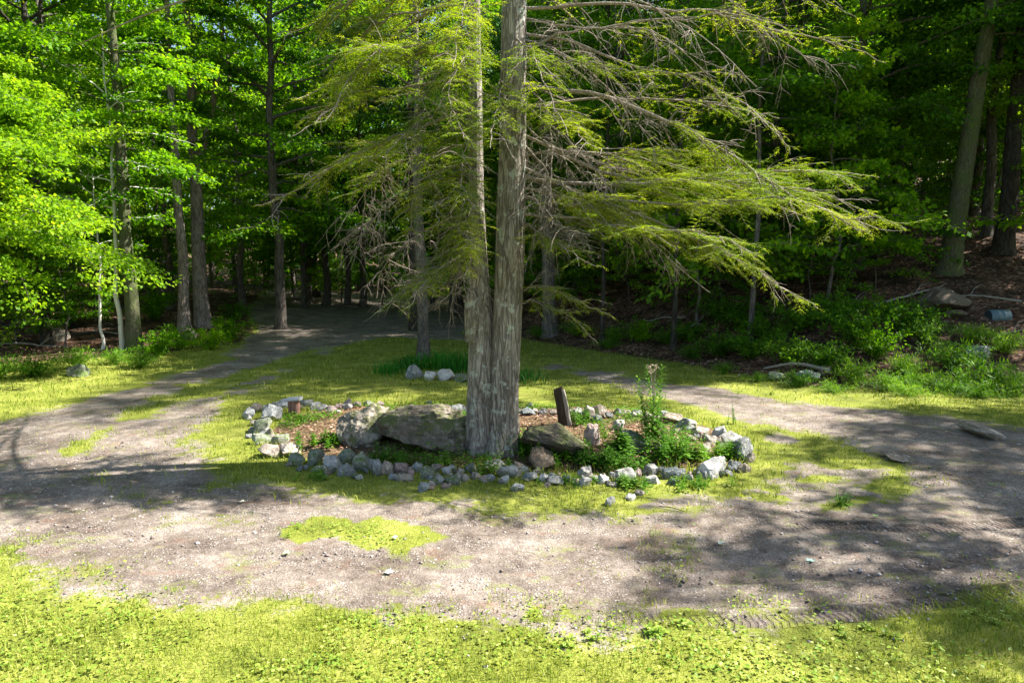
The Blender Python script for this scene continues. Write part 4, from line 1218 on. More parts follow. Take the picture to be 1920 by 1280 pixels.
# tall trees
n = 0; tries = 0
while n < 112 and tries < 8000:
    tries += 1
    y = r4.uniform(19, 62); x = r4.uniform(-1.0, 1.0) * (y * .82 + 4)
    if not (left_d(x, y) > .8 or right_d(x, y) > 2.2 or (y > 36 and x > -5) or y > 40): continue
    if y < 19 and right_d(x, y) > 0 and right_d(x, y) < 5: continue
    if not ok_px(x, y, keep): continue
    if 20 < y < 33 and -6 < x < 4.5: continue
    if x > 5 and y < 36 and r4.uniform() < .35: continue
    if y < 26 and x < 0 and 130 < 960 + x / y * F < 480: continue
    placed.append((x, y)); n += 1
    px = 960 + x / y * F
    if px > 1150: pr = protos[3] if r4.uniform() < .35 else protos[int(r4.integers(0, 3))]
    elif px > 620: pr = protos[3] if r4.uniform() < .4 else protos[0]
    else: pr = protos[int(r4.integers(0, 3))]
    put(pr, x, y, r4.uniform(.8, 1.25), r4.uniform(0, 6.28), side_label(x, y, ('slim' if y > 40 else 'dark') + ' trunk with leafy crown'), 'tall trees of the background wood')
# understory
n = 0; tries = 0; placed_u = []
while n < 60 and tries < 8000:
    tries += 1
    y = r4.uniform(18.5, 48); x = r4.uniform(-1.0, 1.0) * (y * .82 + 2)
    if not (left_d(x, y) > 1.0 or right_d(x, y) > 1.5 or y > 38): continue
    if any((x - a) ** 2 + (y - b) ** 2 < 4 for a, b in placed_u): continue
    px = 960 + x / y * F
    if 400 < px < 900 and y < 38: continue
    if 190 < px < 480 and y < 30: continue
    placed_u.append((x, y)); n += 1
    pr = unders[2] if (px > 1000 and r4.uniform() < .4) else unders[int(r4.integers(0, 2))]
    put(pr, x, y, r4.uniform(.6, 1.35), r4.uniform(0, 6.28), side_label(x, y, 'young leafy understory tree'), 'understory trees of the wood')
for (px_, Y_, sc_) in [(455, 33, 1.0), (530, 40, 1.1), (680, 41, 1.2), (850, 36, 1.3), (930, 34, 1.2), (610, 42, 1.35)]:
    x_ = (px_ - 960) / F * Y_; put(protos[0 if px_ < 600 else 3], x_, Y_, sc_, px_, side_label(x_, Y_, 'tall trunk with leafy crown'), 'tall trees of the background wood')
# bright branches reaching in from the left
for (px, py, Y, sc, rz) in [(30, 600, 21.5, 1.0, 2.0), (-200, 700, 18.5, 1.3, 1.2)]:
    p = P(px, py, Y)
    put(unders[1], p[0], p[1], sc, rz, 'bright yellow green young beech at the left edge of the wood', 'young beeches at the left edge')
for (px, Y, sc) in [(1350, 21, .62), (1520, 19.5, .55), (1180, 25, .6), (1080, 26, .55), (1640, 19.5, .5), (1450, 23, .7), (1250, 27, .7)]:
    x_ = (px - 960) / F * Y; put(unders[2 if px % 20 else 0], x_, Y, sc, px, 'low leafy sapling on the right bank under the hemlock boughs', 'saplings under the hemlock boughs')
# tall trees outside the picture whose shade falls on the drive and lawn
for (x, y, sc, rz, pi) in [(21, 6, 1.0, 3.1, 2), (-15, 10.5, .9, 1.0, 2), (20, 12.5, 1.0, 5.0, 3)]:
    put(protos[pi], x, y, sc, rz, 'tall tree beyond the edge of the picture shading the drive', 'tall trees beside the clearing')

for (x_, y_, H_, h0_, R_, nl_, lf_, sd_, lab) in [(13.4, 7.2, 12, 7.2, 2.3, 20, 7500, 91, 'nearest maple beyond the right picture edge whose shade reaches the lawn'),
        (17.6, 10.8, 13.5, 6, 3.2, 17, 13000, 92, 'thin crowned maple beyond the right edge behind the nearest one'), (16.8, 8.4, 12.5, 6.5, 2.8, 16, 9500, 93, 'sparse maple beyond the right edge shading the drive bend'),
        (13.5, 17, 21, 11, 3.8, 26, 15000, 95, 'very tall maple just beyond the right picture edge on the bank'), (15.6, 20, 22, 11.5, 4, 26, 16000, 96, 'tallest maple beyond the right edge shading the back lawn')]:
    make_tree('maple_tree', (x_, y_, ground_at(x_, y_)), lab, 'tree', 'bark_grey', 'leaf_maple', None, H=H_, r0=.14, h0=h0_, Rc=R_, nl=nl_, leafn=lf_, seed=sd_)
# far woods: a mass of leaves closing the view
def far_mass():
    r = np.random.default_rng(9); n = 130000
    a = r.uniform(-.95, .95, n); d = r.uniform(62, 90, n)
    x = np.sin(a) * d; y = np.cos(a) * d
    top = 16 + 9 * fbm(a * 14, d * .1, 3, 3)
    z = height(x, y) + top * r.uniform(0, 1, n) ** .8
    c = np.stack([x, y, z], -1)
    V, Fc = leaves(c, r.normal(0, 1, (n, 3)), np.array([0, -.3, 1.0]) + r.normal(0, .6, (n, 3)), r.uniform(.35, .75, n), r.uniform(.3, .5, n), .15)
    return mesh_np('far_woods', V, Fc, M['leaf_maple'], attr={'rnd': np.repeat(r.uniform(0, 1, n), 4)})
ORD = 'first second third fourth fifth sixth seventh eighth ninth tenth eleventh twelfth thirteenth fourteenth fifteenth sixteenth seventeenth eighteenth nineteenth twentieth'.split()
ORD += ['twenty ' + a for a in ORD[:9]] + ['thirtieth'] + ['thirty ' + a for a in ORD[:9]] + ['fortieth'] + ['forty ' + a for a in ORD[:9]]
def relabel():
    d = {}
    for o in RENAME: d.setdefault(o['label'], []).append(o)
    for lab, l in d.items():
        if len(l) < 2: continue
        l.sort(key=lambda o: o.location.x / max(o.location.y, 1))
        for i, o in enumerate(l): o['label'] = f'{ORD[i]} from the left: {lab}' if i < len(ORD) else lab
relabel()
setting(far_mass(), 'stuff', 'far mass of leafy woods closing off the view', 'woods')

# ------------------------------------------------------------------ plants
def weed_stalk(h, n, L, W, r, lean=.1, seedhead=False, curve=.5):
    st = Acc(); d = np.array([r.normal(0, lean), r.normal(0, lean), 1.0]); q = [np.zeros(3)]; cur = unit(d)
    for _ in range(7): cur = unit(cur + r.normal(0, .04, 3)); q.append(q[-1] + cur * h / 7)
    q = np.array(q); st.add(*tube(q, np.linspace(.006, .002, 8), 4))
    t = np.linspace(.08, 1, n); az = np.arange(n) * 2.4 + r.uniform(0, 6)
    base = np.stack([np.interp(t * 7, np.arange(8), q[:, k]) for k in range(3)], -1)
    ll = L * (1.1 - .65 * t) * r.uniform(.75, 1.2, n)
    d1 = np.stack([np.cos(az), np.sin(az), .55 * np.ones(n)], -1)
    up = np.array([0, 0, 1.0]) + 0 * d1
    V1, F1 = leaves(base, d1, up, ll * .65, W * ll / L, .08)
    mid = base + unit(d1) * (ll * .45)[:, None]
    V2, F2 = leaves(mid, d1 * [1, 1, -.4 * curve], up, ll * .6, W * .9 * ll / L, .08)
    lf = Acc(); rr = r.uniform(0, 1, n)
    lf.add(V1, F1, np.repeat(rr, 4)); lf.add(V2, F2, np.repeat(rr, 4))
    return st, lf, q
def plant(name, px, py, label, cat, stalks, h, n, L, W, mat, seed, spread=.12, head=False, group=None, Y=None, lean=.12):
    if mat != 'clover': W = W * 1.7; n = int(n * 1.3); stalks = int(stalks * 1.6); spread = spread * 1.15
    r = np.random.default_rng(seed)
    p = G(px, py) if Y is None else P(px, py, Y)
    e = empty(name, (p[0], p[1], ground_at(p[0], p[1]) - .005)); tag(e, label, cat, group)
    S = Acc(); Lf = Acc(); Hd = Acc()
    for s in range(stalks):
        st, lf, q = weed_stalk(h * r.uniform(.55, 1.0) if s else h, n, L, W, r, lean if s else lean * .4)
        off = np.array([r.normal(0, spread), r.normal(0, spread * .6), 0]) if s else np.zeros(3)
        for src, dst in ((st, S), (lf, Lf)):
            for V_, F_, A_ in zip(src.V, src.F, src.A): dst.V.append(V_ + off); dst.F.append(F_ - 0); dst.A.append(A_)
        if head:
            m = 60 if s == 0 else 25
            c = q[-1] + off + r.normal(0, 1, (m, 3)) * [.035, .035, .05]
            V_, F_ = leaves(c, r.normal(0, 1, (m, 3)), r.normal(0, 1, (m, 3)), .022, .016)
            Hd.add(V_, F_, np.repeat(r.uniform(0, 1, m), 4))
    # face offsets were relative to each stalk: rebuild them
    for acc in (S, Lf):
        n0 = 0; 
        fs = []
        for V_, F_ in zip(acc.V, acc.F):
            F_ = F_ - F_.min(); fs.append(F_ + n0); n0 += len(V_)
        acc.F = fs; acc.n = n0
    S.build('stem', M[mat], e, smooth=True); Lf.build('foliage', M[mat], e)
    if head: Hd.build('flower_head', M['flower'], e)
    return e
plant('tall_weed', 1228, 840, 'tallest leafy weed in the ring, topped by a dry tan flower head', 'plant', 3, 1.12, 64, .20, .026, 'weed', 1, .05)
plant('tall_weed', 1160, 858, 'bright broad leaved weed left of the tallest weed in the ring', 'plant', 5, .52, 22, .20, .035, 'weed', 2, .10)
plant('leafy_plant', 1140, 880, 'low bright green weed clump behind the white front stones', 'plant', 7, .30, 18, .18, .035, 'weed', 3, .15)
plant('leafy_plant', 1240, 858, 'dense green weed clump at the foot of the tallest weed', 'plant', 14, .42, 20, .14, .03, 'weed', 4, .22)
plant('leafy_plant', 1285, 862, 'grassy green clump inside the ring near its right rim', 'plant', 12, .30, 16, .14, .02, 'fern', 5, .2)
plant('leafy_plant', 1368, 858, 'green tuft between the large grey stones of the right rim', 'plant', 12, .24, 16, .12, .018, 'fern', 6, .12)
plant('leafy_plant', 985, 846, 'bright leafy shoots at the right foot of the trunk', 'plant', 14, .30, 12, .09, .04, 'weed', 7, .14)
plant('leafy_plant', 1045, 856, 'low green weeds covering the front of the brown boulder', 'plant', 18, .28, 14, .09, .03, 'fern', 8, .25)
plant('leafy_plant', 925, 888, 'pale weeds sprouting over the stones below the trunk', 'plant', 7, .26, 12, .09, .026, 'weed', 9, .16)
plant('leafy_plant', 1172, 912, 'yellow green tuft between white front stones', 'plant', 9, .16, 10, .10, .022, 'weed', 10, .10)
plant('leafy_plant', 738, 868, 'grassy sprout in front of the cleft between the two boulders', 'plant', 11, .26, 14, .13, .016, 'weed', 11, .16)
plant('leafy_plant', 612, 832, 'low green weeds left of the pale boulder', 'plant', 14, .20, 12, .09, .028, 'fern', 12, .22)
plant('leafy_plant', 668, 806, 'small green weeds at the left foot of the pale boulder', 'plant', 8, .14, 10, .08, .024, 'fern', 13, .12)
plant('leafy_plant', 1083, 792, 'yellowish tuft beside the dark leaning post', 'plant', 14, .24, 14, .11, .018, 'weed', 14, .14)
plant('leafy_plant', 865, 786, 'small green tuft behind the big boulder near the trunk', 'plant', 8, .16, 10, .09, .02, 'weed', 15, .08)
plant('leafy_plant', 838, 870, 'small weeds in shade below the big boulder', 'plant', 6, .16, 10, .07, .022, 'weed', 16, .14)
plant('leafy_plant', 560, 790, 'yellow green tuft by the low capped post', 'plant', 10, .14, 10, .08, .018, 'weed', 17, .12)
plant('leafy_plant', 1060, 908, 'tiny green sprouts among the white stones right of the trunk', 'plant', 6, .13, 9, .08, .02, 'weed', 18, .1)
plant('leafy_plant', 590, 896, 'small sprouts below the green grey stone of the left rim', 'plant', 6, .13, 9, .07, .018, 'weed', 19, .1)
plant('leafy_plant', 1310, 912, 'dark green tuft below the large white stone of the right rim', 'plant', 9, .14, 9, .10, .02, 'fern', 20, .14)
plant('tall_weed', 1375, 795, 'thin wispy weed behind the right rim', 'plant', 3, .34, 16, .07, .012, 'fern', 21, .06)
plant('tall_grass_tuft', 1576, 946, 'lone tuft of long grass at the tip of the island', 'plant', 9, .17, 3, .14, .012, 'weed', 22, .03, lean=.4)
plant('leafy_plant', 1235, 1188, 'broad leaved lawn weed at the front edge of the drive', 'plant', 6, .06, 8, .07, .04, 'clover', 23, .12)
plant('leafy_plant', 1120, 1200, 'second broad leaved lawn weed, left along the front edge of the drive', 'plant', 5, .06, 8, .06, .035, 'clover', 24, .12)
plant('leafy_plant', 1660, 1190, 'low green weed on the lawn edge at the lower right', 'plant', 7, .06, 8, .06, .03, 'clover', 25, .16)
plant('leafy_plant', 1850, 1165, 'green weeds on the lawn edge in the lower right corner', 'plant', 7, .06, 8, .06, .03, 'clover', 26, .18)

# dry flower heads by the tallest weed
for (px, py, Y_, lab) in [(1228, 692, 8.95, 'tan dry flower cluster on the tip of the tallest weed'), (1212, 735, 9.1, 'spreading dry flower cluster left of the tallest weed')]:
    pt = P(px, py, Y_); r = np.random.default_rng(px)
    e = empty('dried_flower', (pt[0], pt[1], ground_at(pt[0], pt[1]))); tag(e, lab, 'dried flower')
    hz = pt[2] - ground_at(pt[0], pt[1])
    S = Acc(); Hd = Acc()
    wdt = .05 if px == 1228 else .13
    for s in range(7 if px == 1228 else 14):
        tip = np.array([r.normal(0, wdt), r.normal(0, wdt * .5), hz + r.normal(0, .03)])
        b0 = np.array([.02, .02, 0]); mid = np.array([tip[0] * .3, tip[1] * .3, hz * .72])
        S.add(*tube(spline([b0, mid, tip], 8), np.linspace(.004, .0015, 8), 3))
        m = 16; c = tip + r.normal(0, 1, (m, 3)) * [.018, .018, .010]
        V_, F_ = leaves(c, r.normal(0, 1, (m, 3)), r.normal(0, 1, (m, 3)), .018, .014); Hd.add(V_, F_, np.repeat(r.uniform(0, 1, m), 4))
    S.build('stem', M['twig'], e); Hd.build('flower_head', M['flower'], e)

# blade clumps: day lilies of the small bed
def blade_clump(name, px, py, label, cat, n, L, W, spread, mat, seed, group=None):
    r = np.random.default_rng(seed); p = G(px, py); A = Acc()
    for k in range(n):
        o = np.array([r.normal(0, spread[0]), r.normal(0, spread[1]), -.01]); az = r.uniform(0, 6.28); l = L * r.uniform(.6, 1.15)
        h = np.array([math.cos(az), math.sin(az), 0]); s = np.array([-h[1], h[0], 0]); m = 6
        t = np.linspace(0, 1, m); out = l * (.55 * t ** 1.8) * r.uniform(.5, 1.3); zz = l * (t - .38 * t ** 3)
        c = o + h * out[:, None] + np.array([0, 0, 1.0]) * zz[:, None]
        w = W * (1 - t ** 2.2) * .5 + .001
        V_ = np.stack([c - s * w[:, None], c + s * w[:, None]], 1).reshape(-1, 3)
        i = np.arange(m - 1)[:, None] * 2
        A.add(V_, i + np.array([[0, 1, 3, 2]]), r.uniform())
    o = A.build(name, M[mat], loc=(p[0], p[1], ground_at(p[0], p[1]))); tag(o, label, cat, group); return o
for q, (px, py, n, L, lab) in enumerate([(730, 700, 120, .42, 'leftmost low clump of dark lily leaves in the small bed'), (770, 690, 140, .5, 'lily leaf clump left of the slim trunk'),
        (822, 690, 170, .65, 'tall lily leaf clump right of the slim trunk'), (862, 696, 170, .68, 'tall lily leaf clump next to the hemlock trunk'), (912, 700, 130, .55, 'lily leaf clump mostly hidden behind the hemlock trunk'), (988, 712, 70, .42, 'lily leaves showing right of the hemlock trunk')]):
    blade_clump('day_lily', px, py, lab, 'plant', n, L, .022, (.22, .22), 'lily', 40 + q, 'day lilies of the small bed')

# ferns and weeds on the right bank and at the left wood edge
def bush_mesh(seed, n, R0, H0, L, W, mat):
    r = np.random.default_rng(seed); S = Acc(); C_, D_ = [], []
    for k in range(26):
        az = r.uniform(0, 6.28); rr = R0 * r.uniform(.2, 1); e = np.array([math.cos(az) * rr, math.sin(az) * rr, H0 * r.uniform(.35, 1) * (1 - .35 * rr / R0)])
        q = spline([np.zeros(3), e * [.4, .4, .75], e], 7); S.add(*tube(q, np.linspace(.006, .002, 7), 3))
        m = n // 26; t = r.uniform(.2, 1.05, m)
        c = np.stack([np.interp(t * 6, np.arange(7), q[:, j]) for j in range(3)], -1) + r.normal(0, .05, (m, 3)); C_.append(c)
        D_.append(unit(e)[None] * .4 + r.normal(0, .6, (m, 3)))
    C_ = np.concatenate(C_); D_ = np.concatenate(D_); m = len(C_)
    V, Fc = leaves(C_, D_, np.array([0, 0, 1.0]) + r.normal(0, .4, (m, 3)), L * r.uniform(.6, 1.3, m), W, .12)
    return S, V, Fc, np.repeat(r.uniform(0, 1, m), 4)
bp = []
for s, (n, R0, H0, L, W, mat, nm) in enumerate([(1500, .75, .55, .10, .018, 'fern', 'fern_clump'), (1300, .8, .95, .085, .045, 'leaf_maple', 'leafy_shrub'), (1500, .85, .42, .11, .014, 'fern', 'weed_clump'), (1500, .9, .8, .07, .038, 'leaf_dark', 'leafy_shrub')]):
    S, V, Fc, a = bush_mesh(200 + s, n, R0, H0, L, W, mat); e = empty(nm, (0, 0, 0))
    S.build('stem', M[mat], e); mesh_np('foliage', V, Fc, M[mat], e, {'rnd': a}); bp.append(e)
def put_bush(k, px, py, sc, label, group=None):
    p = G(px, py)
    if id(bp[k]) not in usedp: o = bp[k]; usedp.add(id(bp[k]))
    else: o = copy_tree(bp[k])
    sc *= random.uniform(.8, 1.1); o.location = (p[0], p[1], ground_at(p[0], p[1]) - .02); o.scale = (sc, sc, sc); o.rotation_euler = (0, 0, random.uniform(0, 6.28))
    tag(o, label, 'shrub', group)
GB = 'weeds and low shrubs on the right bank'
for (k, px, py, sc, lab) in [(2, 1660, 732, 1.0, 'brightest yellow green weed clump at the foot of the right bank'), (2, 1720, 722, 1.0, 'weed clump right of the brightest one on the bank foot'), (0, 1600, 716, 1.0, 'green clump right of the stones by the fallen branch'),
        (0, 1780, 690, 1.3, 'tall green clump below the low dark stone'), (2, 1780, 735, 1.0, 'low weeds at the bank foot below the tall green clump'), (0, 1850, 730, 1.2, 'shrub at the bank foot near the right picture edge'), (2, 1905, 740, 1.2, 'weeds at the right picture edge beside the lawn'),
        (0, 1740, 640, 1.2, 'shady green clump in the middle of the right bank'), (0, 1880, 660, 1.1, 'green clump below the blue drum'), (3, 1540, 690, 1.1, 'dark shrub just behind the fallen branch stones'), (3, 1480, 680, 1.2, 'dark shrub behind the fallen branch'),
        (3, 1410, 672, 1.2, 'dark shrub around the foot of the slim half hidden tree'), (3, 1350, 668, 1.1, 'dark shrub left of the slim half hidden tree'), (0, 1250, 645, .8, 'bright green tuft at the bank foot behind the tallest weed'), (0, 1300, 672, .9, 'low weeds at the bank foot left of the dark shrubs'),
        (3, 1600, 640, 1.4, 'dark shrub half way up the bank left of the big boulder'), (3, 1500, 620, 1.4, 'dark shrub higher up behind the slim half hidden tree'), (3, 1350, 600, 1.2, 'dark shrub on the litter slope under the hemlock boughs'), (0, 1080, 628, .9, 'weeds at the foot of the grey trunk right of the hemlock'),
        (2, 1140, 652, .8, 'low weeds at the far grass edge right of the hemlock'), (0, 1010, 632, .8, 'small green clump left of the grey trunk right of the hemlock'), (0, 1690, 700, 1.0, 'green clump behind the brightest weed clump'), (3, 1660, 600, 1.2, 'dark shrub below the leaning tree on the bank'),
        (2, 1420, 715, .6, 'low weeds left of the fallen branch'), (2, 1560, 735, .7, 'short weeds at the lawn edge below the fallen branch stones'), (0, 1820, 640, 1.0, 'green clump between the two bank stones'),
        (3, 1440, 640, 1.3, 'dark shrub just up the slope from the slim half hidden tree'), (3, 1390, 620, 1.2, 'dark shrub left of and above the slim half hidden tree'), (3, 1290, 640, 1.2, 'dark shrub at the bank foot right of the thin trunk'), (1, 1200, 640, 1.0, 'leafy shrub at the bank foot left of the tallest weed'), (3, 1570, 600, 1.3, 'dark shrub on the slope above the thin bank trunk'),
        (1, 1640, 670, 1.1, 'leafy shrub on the slope behind the brightest weed clump'), (3, 1700, 620, 1.2, 'dark shrub left of the big dark boulder'), (0, 1500, 725, .7, 'fine green weeds in front of the fallen branch'), (2, 1830, 745, .8, 'pale weeds at the lawn edge near the right picture edge'),
        (2, 1700, 742, .7, 'short bright weeds in front of the brightest weed clump'), (0, 1360, 700, .7, 'low green weeds at the lawn edge left of the fallen branch'), (0, 1150, 640, .9, 'green weeds at the foot of the thin trunk beside the hemlock')]:
    put_bush(k, px, py, sc, lab, GB)
GL = 'low shrubs at the left wood edge'
for (k, px, py, sc, lab) in [(1, 430, 640, 1.3, 'leafy shrub right of the close pair of trunks'), (1, 395, 656, 1.1, 'leafy shrub at the foot of the fork topped trunk'), (1, 300, 668, 1.0, 'low leafy shrub between the left trunks'), (0, 215, 684, 1.0, 'green weeds at the foot of the birch'),
        (0, 150, 690, 1.0, 'green weeds along the litter edge left of the birch'), (0, 60, 706, 1.0, 'weeds at the litter edge on the far left'), (0, -10, 712, 1.1, 'weeds cut by the left picture edge'), (1, 340, 655, .9, 'small shrub in front of the pinkish trunk'),
        (1, 10, 600, 1.7, 'leafy shrub deep in the far left wood'), (1, 130, 606, 1.5, 'shrub behind the far left trunk'), (1, 290, 600, 1.6, 'shrub between the grey and the pinkish trunk'), (0, 260, 690, .8, 'weeds in front of the grey trunk'), (1, 440, 600, 1.2, 'shrub at the left side of the far drive')]:
    put_bush(k, px, py, sc, lab, GL)
for e in bp + unders + protos:
    if id(e) not in usedp:
        for ch in [q for q in bpy.data.objects if q.parent == e]: bpy.data.objects.remove(ch)
        bpy.data.objects.remove(e)

# ------------------------------------------------------------------ small things
def cyl(acc, p0, p1, r, ns=24, rows=2, cap=True):
    pts = np.linspace(p0, p1, rows); V_, F_ = tube(pts, np.full(rows, r), ns)
    acc.add(V_, F_)
    if cap:
        for e, q in ((0, pts[0]), (rows - 1, pts[-1])):
            ring = V_.reshape(rows, ns, 3)[e]
            inner = q + (ring - q) * .02
            VV = np.concatenate([ring, inner]); j = np.arange(ns)
            acc.add(VV, np.stack([j, (j + 1) % ns, (j + 1) % ns + ns, j + ns], -1))
# blue drum on the bank
p = G(1884, 604); z = ground_at(p[0], p[1]) - .04; u = p[1] / F
e = empty('drum', (p[0], p[1] + .25, z)); tag(e, 'blue grey drum lying on its side on the right bank', 'drum')
rad_ = .165; hl = 19 * u
A = Acc(); prof = [(-hl, rad_ * .93), (-hl * .97, rad_), (-hl * .35, rad_), (-hl * .33, rad_ * 1.05), (-hl * .29, rad_ * 1.05), (-hl * .27, rad_), (hl * .27, rad_), (hl * .29, rad_ * 1.05), (hl * .33, rad_ * 1.05), (hl * .35, rad_), (hl * .97, rad_), (hl, rad_ * .93)]
A.add(*tube(np.array([[a, 0, rad_ * .95] for a, b in prof]), np.array([b for a, b in prof]), 32))
A.build('shell', M['drum_blue'], e, smooth=False)
for s in (-1, 1):
    B_ = Acc(); cyl(B_, np.array([s * (hl - .012), 0, rad_ * .95]), np.array([s * (hl - .002), 0, rad_ * .95]), rad_ * .9, 32); B_.build('drum_end', M['drum_dark'], e)

def beam(acc, p0, p1, w, d, r, jag=0.0, rows=8, taper=1.0):
    p0 = np.array(p0, float); p1 = np.array(p1, float); T = unit(p1 - p0)
    s = unit(np.cross(T, [0, 1.0, 0])); f = np.cross(s, T); V_ = []
    for k in range(rows):
        t = k / (rows - 1); c = p0 + (p1 - p0) * t + r.normal(0, .004, 3); a = w / 2 * (1 - (1 - taper) * t); b = d / 2 * (1 - (1 - taper) * t)
        for (x_, y_) in ((-1, -.7), (-.7, -1), (.7, -1), (1, -.7), (1, .7), (.7, 1), (-.7, 1), (-1, .7)):
            q = c + s * a * x_ + f * b * y_ + r.normal(0, .003, 3)
            if k == rows - 1: q = q + T * r.uniform(-jag, jag)
            V_.append(q)
    V_ = np.array(V_); i = np.arange(rows - 1)[:, None] * 8; j = np.arange(8)[None, :]
    acc.add(V_, np.stack([i + j, i + (j + 1) % 8, i + 8 + (j + 1) % 8, i + 8 + j], -1).reshape(-1, 4))
    c0 = V_[-8:]; acc.add(c0, np.array([[0, 1, 2, 3], [0, 3, 4, 7], [4, 5, 6, 7]]))
r9 = np.random.default_rng(3)
p = G(1057, 796); z = ground_at(p[0], p[1]); u = p[1] / F
e = empty('broken_post', (p[0], p[1], z)); tag(e, 'dark rotten wooden post leaning left at the back of the ring', 'post')
A = Acc(); beam(A, (.02, 0, -.1), (-11 * u, .02, 70 * u), 21 * u, .11, r9, .035, 10, .85); A.build('post', M['wood_dark'], e)
A = Acc(); beam(A, (.10, -.05, -.05), (-2 * u, -.03, 66 * u), 9 * u, .05, r9, .02, 8, .7); A.build('brace', M['wood_grey'], e)
# low capped post
p = G(552, 776); z = ground_at(p[0], p[1]); u = p[1] / F
e = empty('capped_post', (p[0], p[1], z)); tag(e, 'low reddish wooden post with a flat grey cap on the back left rim', 'post')
A = Acc(); beam(A, (0, 0, -.05), (0, 0, 27 * u), 19 * u, .17, r9, .0, 6, 1.0); A.build('post', M['wood_red'], e)
A = Acc(); beam(A, (-14 * u, 0, 28 * u), (13 * u, 0, 30 * u), 6 * u, .24, r9, .0, 6, 1.0); A.build('cap', M['metal_grey'], e)
# fallen branch by the bank
a = G(1432, 700); b = G(1556, 712)
A = Acc(); m = spline([np.array([a[0], a[1], ground_at(a[0], a[1]) + .12]), np.array([(a[0] + b[0]) / 2, (a[1] + b[1]) / 2, .22 + ground_at((a[0] + b[0]) / 2, (a[1] + b[1]) / 2)]), np.array([b[0], b[1], ground_at(b[0], b[1]) + .2])], 14)
A.add(*tube(m - m[0], np.linspace(.022, .045, 14), 10))
o = A.build('fallen_branch', M['wood_grey'], loc=m[0], smooth=True); tag(o, 'pale fallen branch resting on stones at the foot of the right bank', 'branch')
# leaning dead stick on the bank
a = P(1740, 556, 17.5); b = P(1772, 532, 17.7)
A = Acc(); A.add(*tube(spline([a, (a + b) / 2 + [0, 0, .02], b], 8) - a, np.linspace(.02, .012, 8), 6))
a[2] = max(a[2], ground_at(a[0], a[1])); o = A.build('dead_stick', M['twig'], loc=a, smooth=True); tag(o, 'pale dead stick sloping on the bank left of the dark boulder', 'stick')
for (px_, py_, L_, az_, r_, lab) in [(1700, 560, 2.2, .3, .04, 'grey fallen limb high on the bank left of the leaning tree'), (1840, 560, 1.8, 2.7, .03, 'pale fallen stick on the bank litter above the drum'), (1890, 630, 1.2, .2, .02, 'short fallen stick on the bank just below the drum'),
        (1330, 590, 1.8, .5, .03, 'fallen stick on the litter slope under the right hemlock boughs'), (60, 650, 2.0, .15, .04, 'fallen log on the leaf litter at the far left'), (190, 625, 2.4, 2.9, .035, 'fallen limb lying behind the birch'),
        (300, 640, 1.5, .4, .025, 'fallen stick between the grey and pinkish trunks'), (1240, 600, 1.6, 2.6, .03, 'fallen stick higher on the litter slope behind the tallest weed'), (1600, 575, 1.6, .9, .03, 'fallen stick on the dark slope right of the hemlock boughs')]:
    p_ = G(px_, py_); q_ = []
    for t_ in np.linspace(-.5, .5, 9):
        x_ = p_[0] + math.cos(az_) * t_ * L_ + random.uniform(-.03, .03); y_ = p_[1] + math.sin(az_) * t_ * L_ + random.uniform(-.03, .03)
        q_.append([x_, y_, ground_at(x_, y_) + r_ * .8 + .05 * (1 - abs(t_) * 2)])
    q_ = np.array(q_); A = Acc(); A.add(*tube(q_ - q_[0], np.linspace(r_, r_ * .4, 9), 7)); A.add(*tube(spline([q_[5] - q_[0], q_[5] - q_[0] + [.2, .15, .2], q_[5] - q_[0] + [.45, .2, .28]], 5), np.linspace(r_ * .4, r_ * .15, 5), 5))
    o = A.build('fallen_branch', M['wood_grey'], loc=q_[0], smooth=True); tag(o, lab, 'branch', 'dead branches lying in the wood')
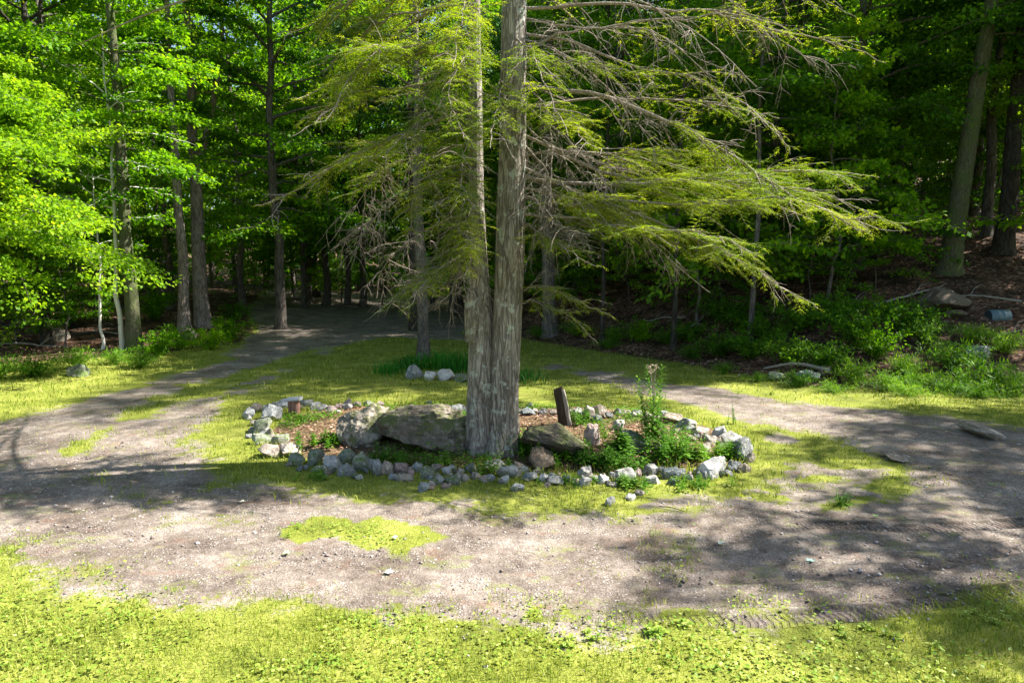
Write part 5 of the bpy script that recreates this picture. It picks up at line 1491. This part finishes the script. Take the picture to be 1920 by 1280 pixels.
# curved stick on the drive
a = flat(1235, 953); b = flat(1282, 962)
A = Acc(); A.add(*tube(spline([np.array([a[0], a[1], .012]), np.array([(a[0] + b[0]) / 2, (a[1] + b[1]) / 2 + .02, .02]), np.array([b[0], b[1], .012])], 8) + [0, 0, ground_at(*a)] - [a[0], a[1], 0], np.linspace(.006, .003, 8), 5))
o = A.build('twig', M['wood_dark'], loc=(a[0], a[1], 0)); tag(o, 'small dark twig on the dirt below the white loose stone', 'twig')

# fallen lobed leaves on the drive
def fleaf(px, py, s, col, label, rz):
    p = flat(px, py); z = ground_at(*p)
    k = 14; a = np.linspace(0, 2 * np.pi, k, endpoint=False); rr = s * np.where(np.arange(k) % 2 == 0, 1.0, .5) * (1 + .25 * np.cos(a))
    ring = np.stack([rr * np.cos(a), rr * np.sin(a), .006 + .010 * np.abs(np.sin(a * 1.5))], -1)
    V_ = np.concatenate([[[0, 0, .004]], ring]); j = np.arange(k)
    Fc = np.stack([np.zeros(k, int), j + 1, (j + 1) % k + 1], -1)
    t = NT('fallen_leaf'); m = t.done(t.bsdf(t.ramp(t.noise(30, 3, .6, t.coord()), [(.3, tuple(c * .7 for c in col)), (.7, col)]), .6))
    o = mesh_np('fallen_leaf', V_, Fc, m, loc=(p[0], p[1], z + .012)); o.rotation_euler = (0, 0, rz)
    st = Acc(); st.add(*tube(np.array([[-s * .4, 0, .006], [-s * .9, .01, .008], [-s * 1.5, .03, .006]]), np.array([.0015, .0012, .001]), 4)); st.build('stalk', m, o)
    tag(o, label, 'leaf', 'fallen leaves on the drive')
fleaf(728, 1076, .045, (.70, .70, .66), 'whitish fallen leaf on the dirt below the grass strip', .4)
fleaf(1352, 1021, .045, (.66, .70, .60), 'pale fallen leaf on the right half of the drive, upper one', 2.0)
fleaf(1519, 1056, .045, (.42, .60, .52), 'blue green lobed leaf lying in the shade on the right drive', 1.0)
fleaf(742, 1012, .035, (.72, .72, .60), 'small whitish leaf on the grass strip in the drive', 2.8)
fleaf(540, 1042, .04, (.55, .60, .35), 'curled greenish leaf on the left part of the front drive', 3.5)
fleaf(1640, 970, .035, (.25, .40, .12), 'small green leaf on the dirt right of the island tip', 5.0)
fleaf(1858, 908, .035, (.28, .42, .14), 'small green leaf on the dirt near the right picture edge', .9)
fleaf(453, 946, .04, (.66, .62, .48), 'pale leaf on the dirt left of the island', .3)
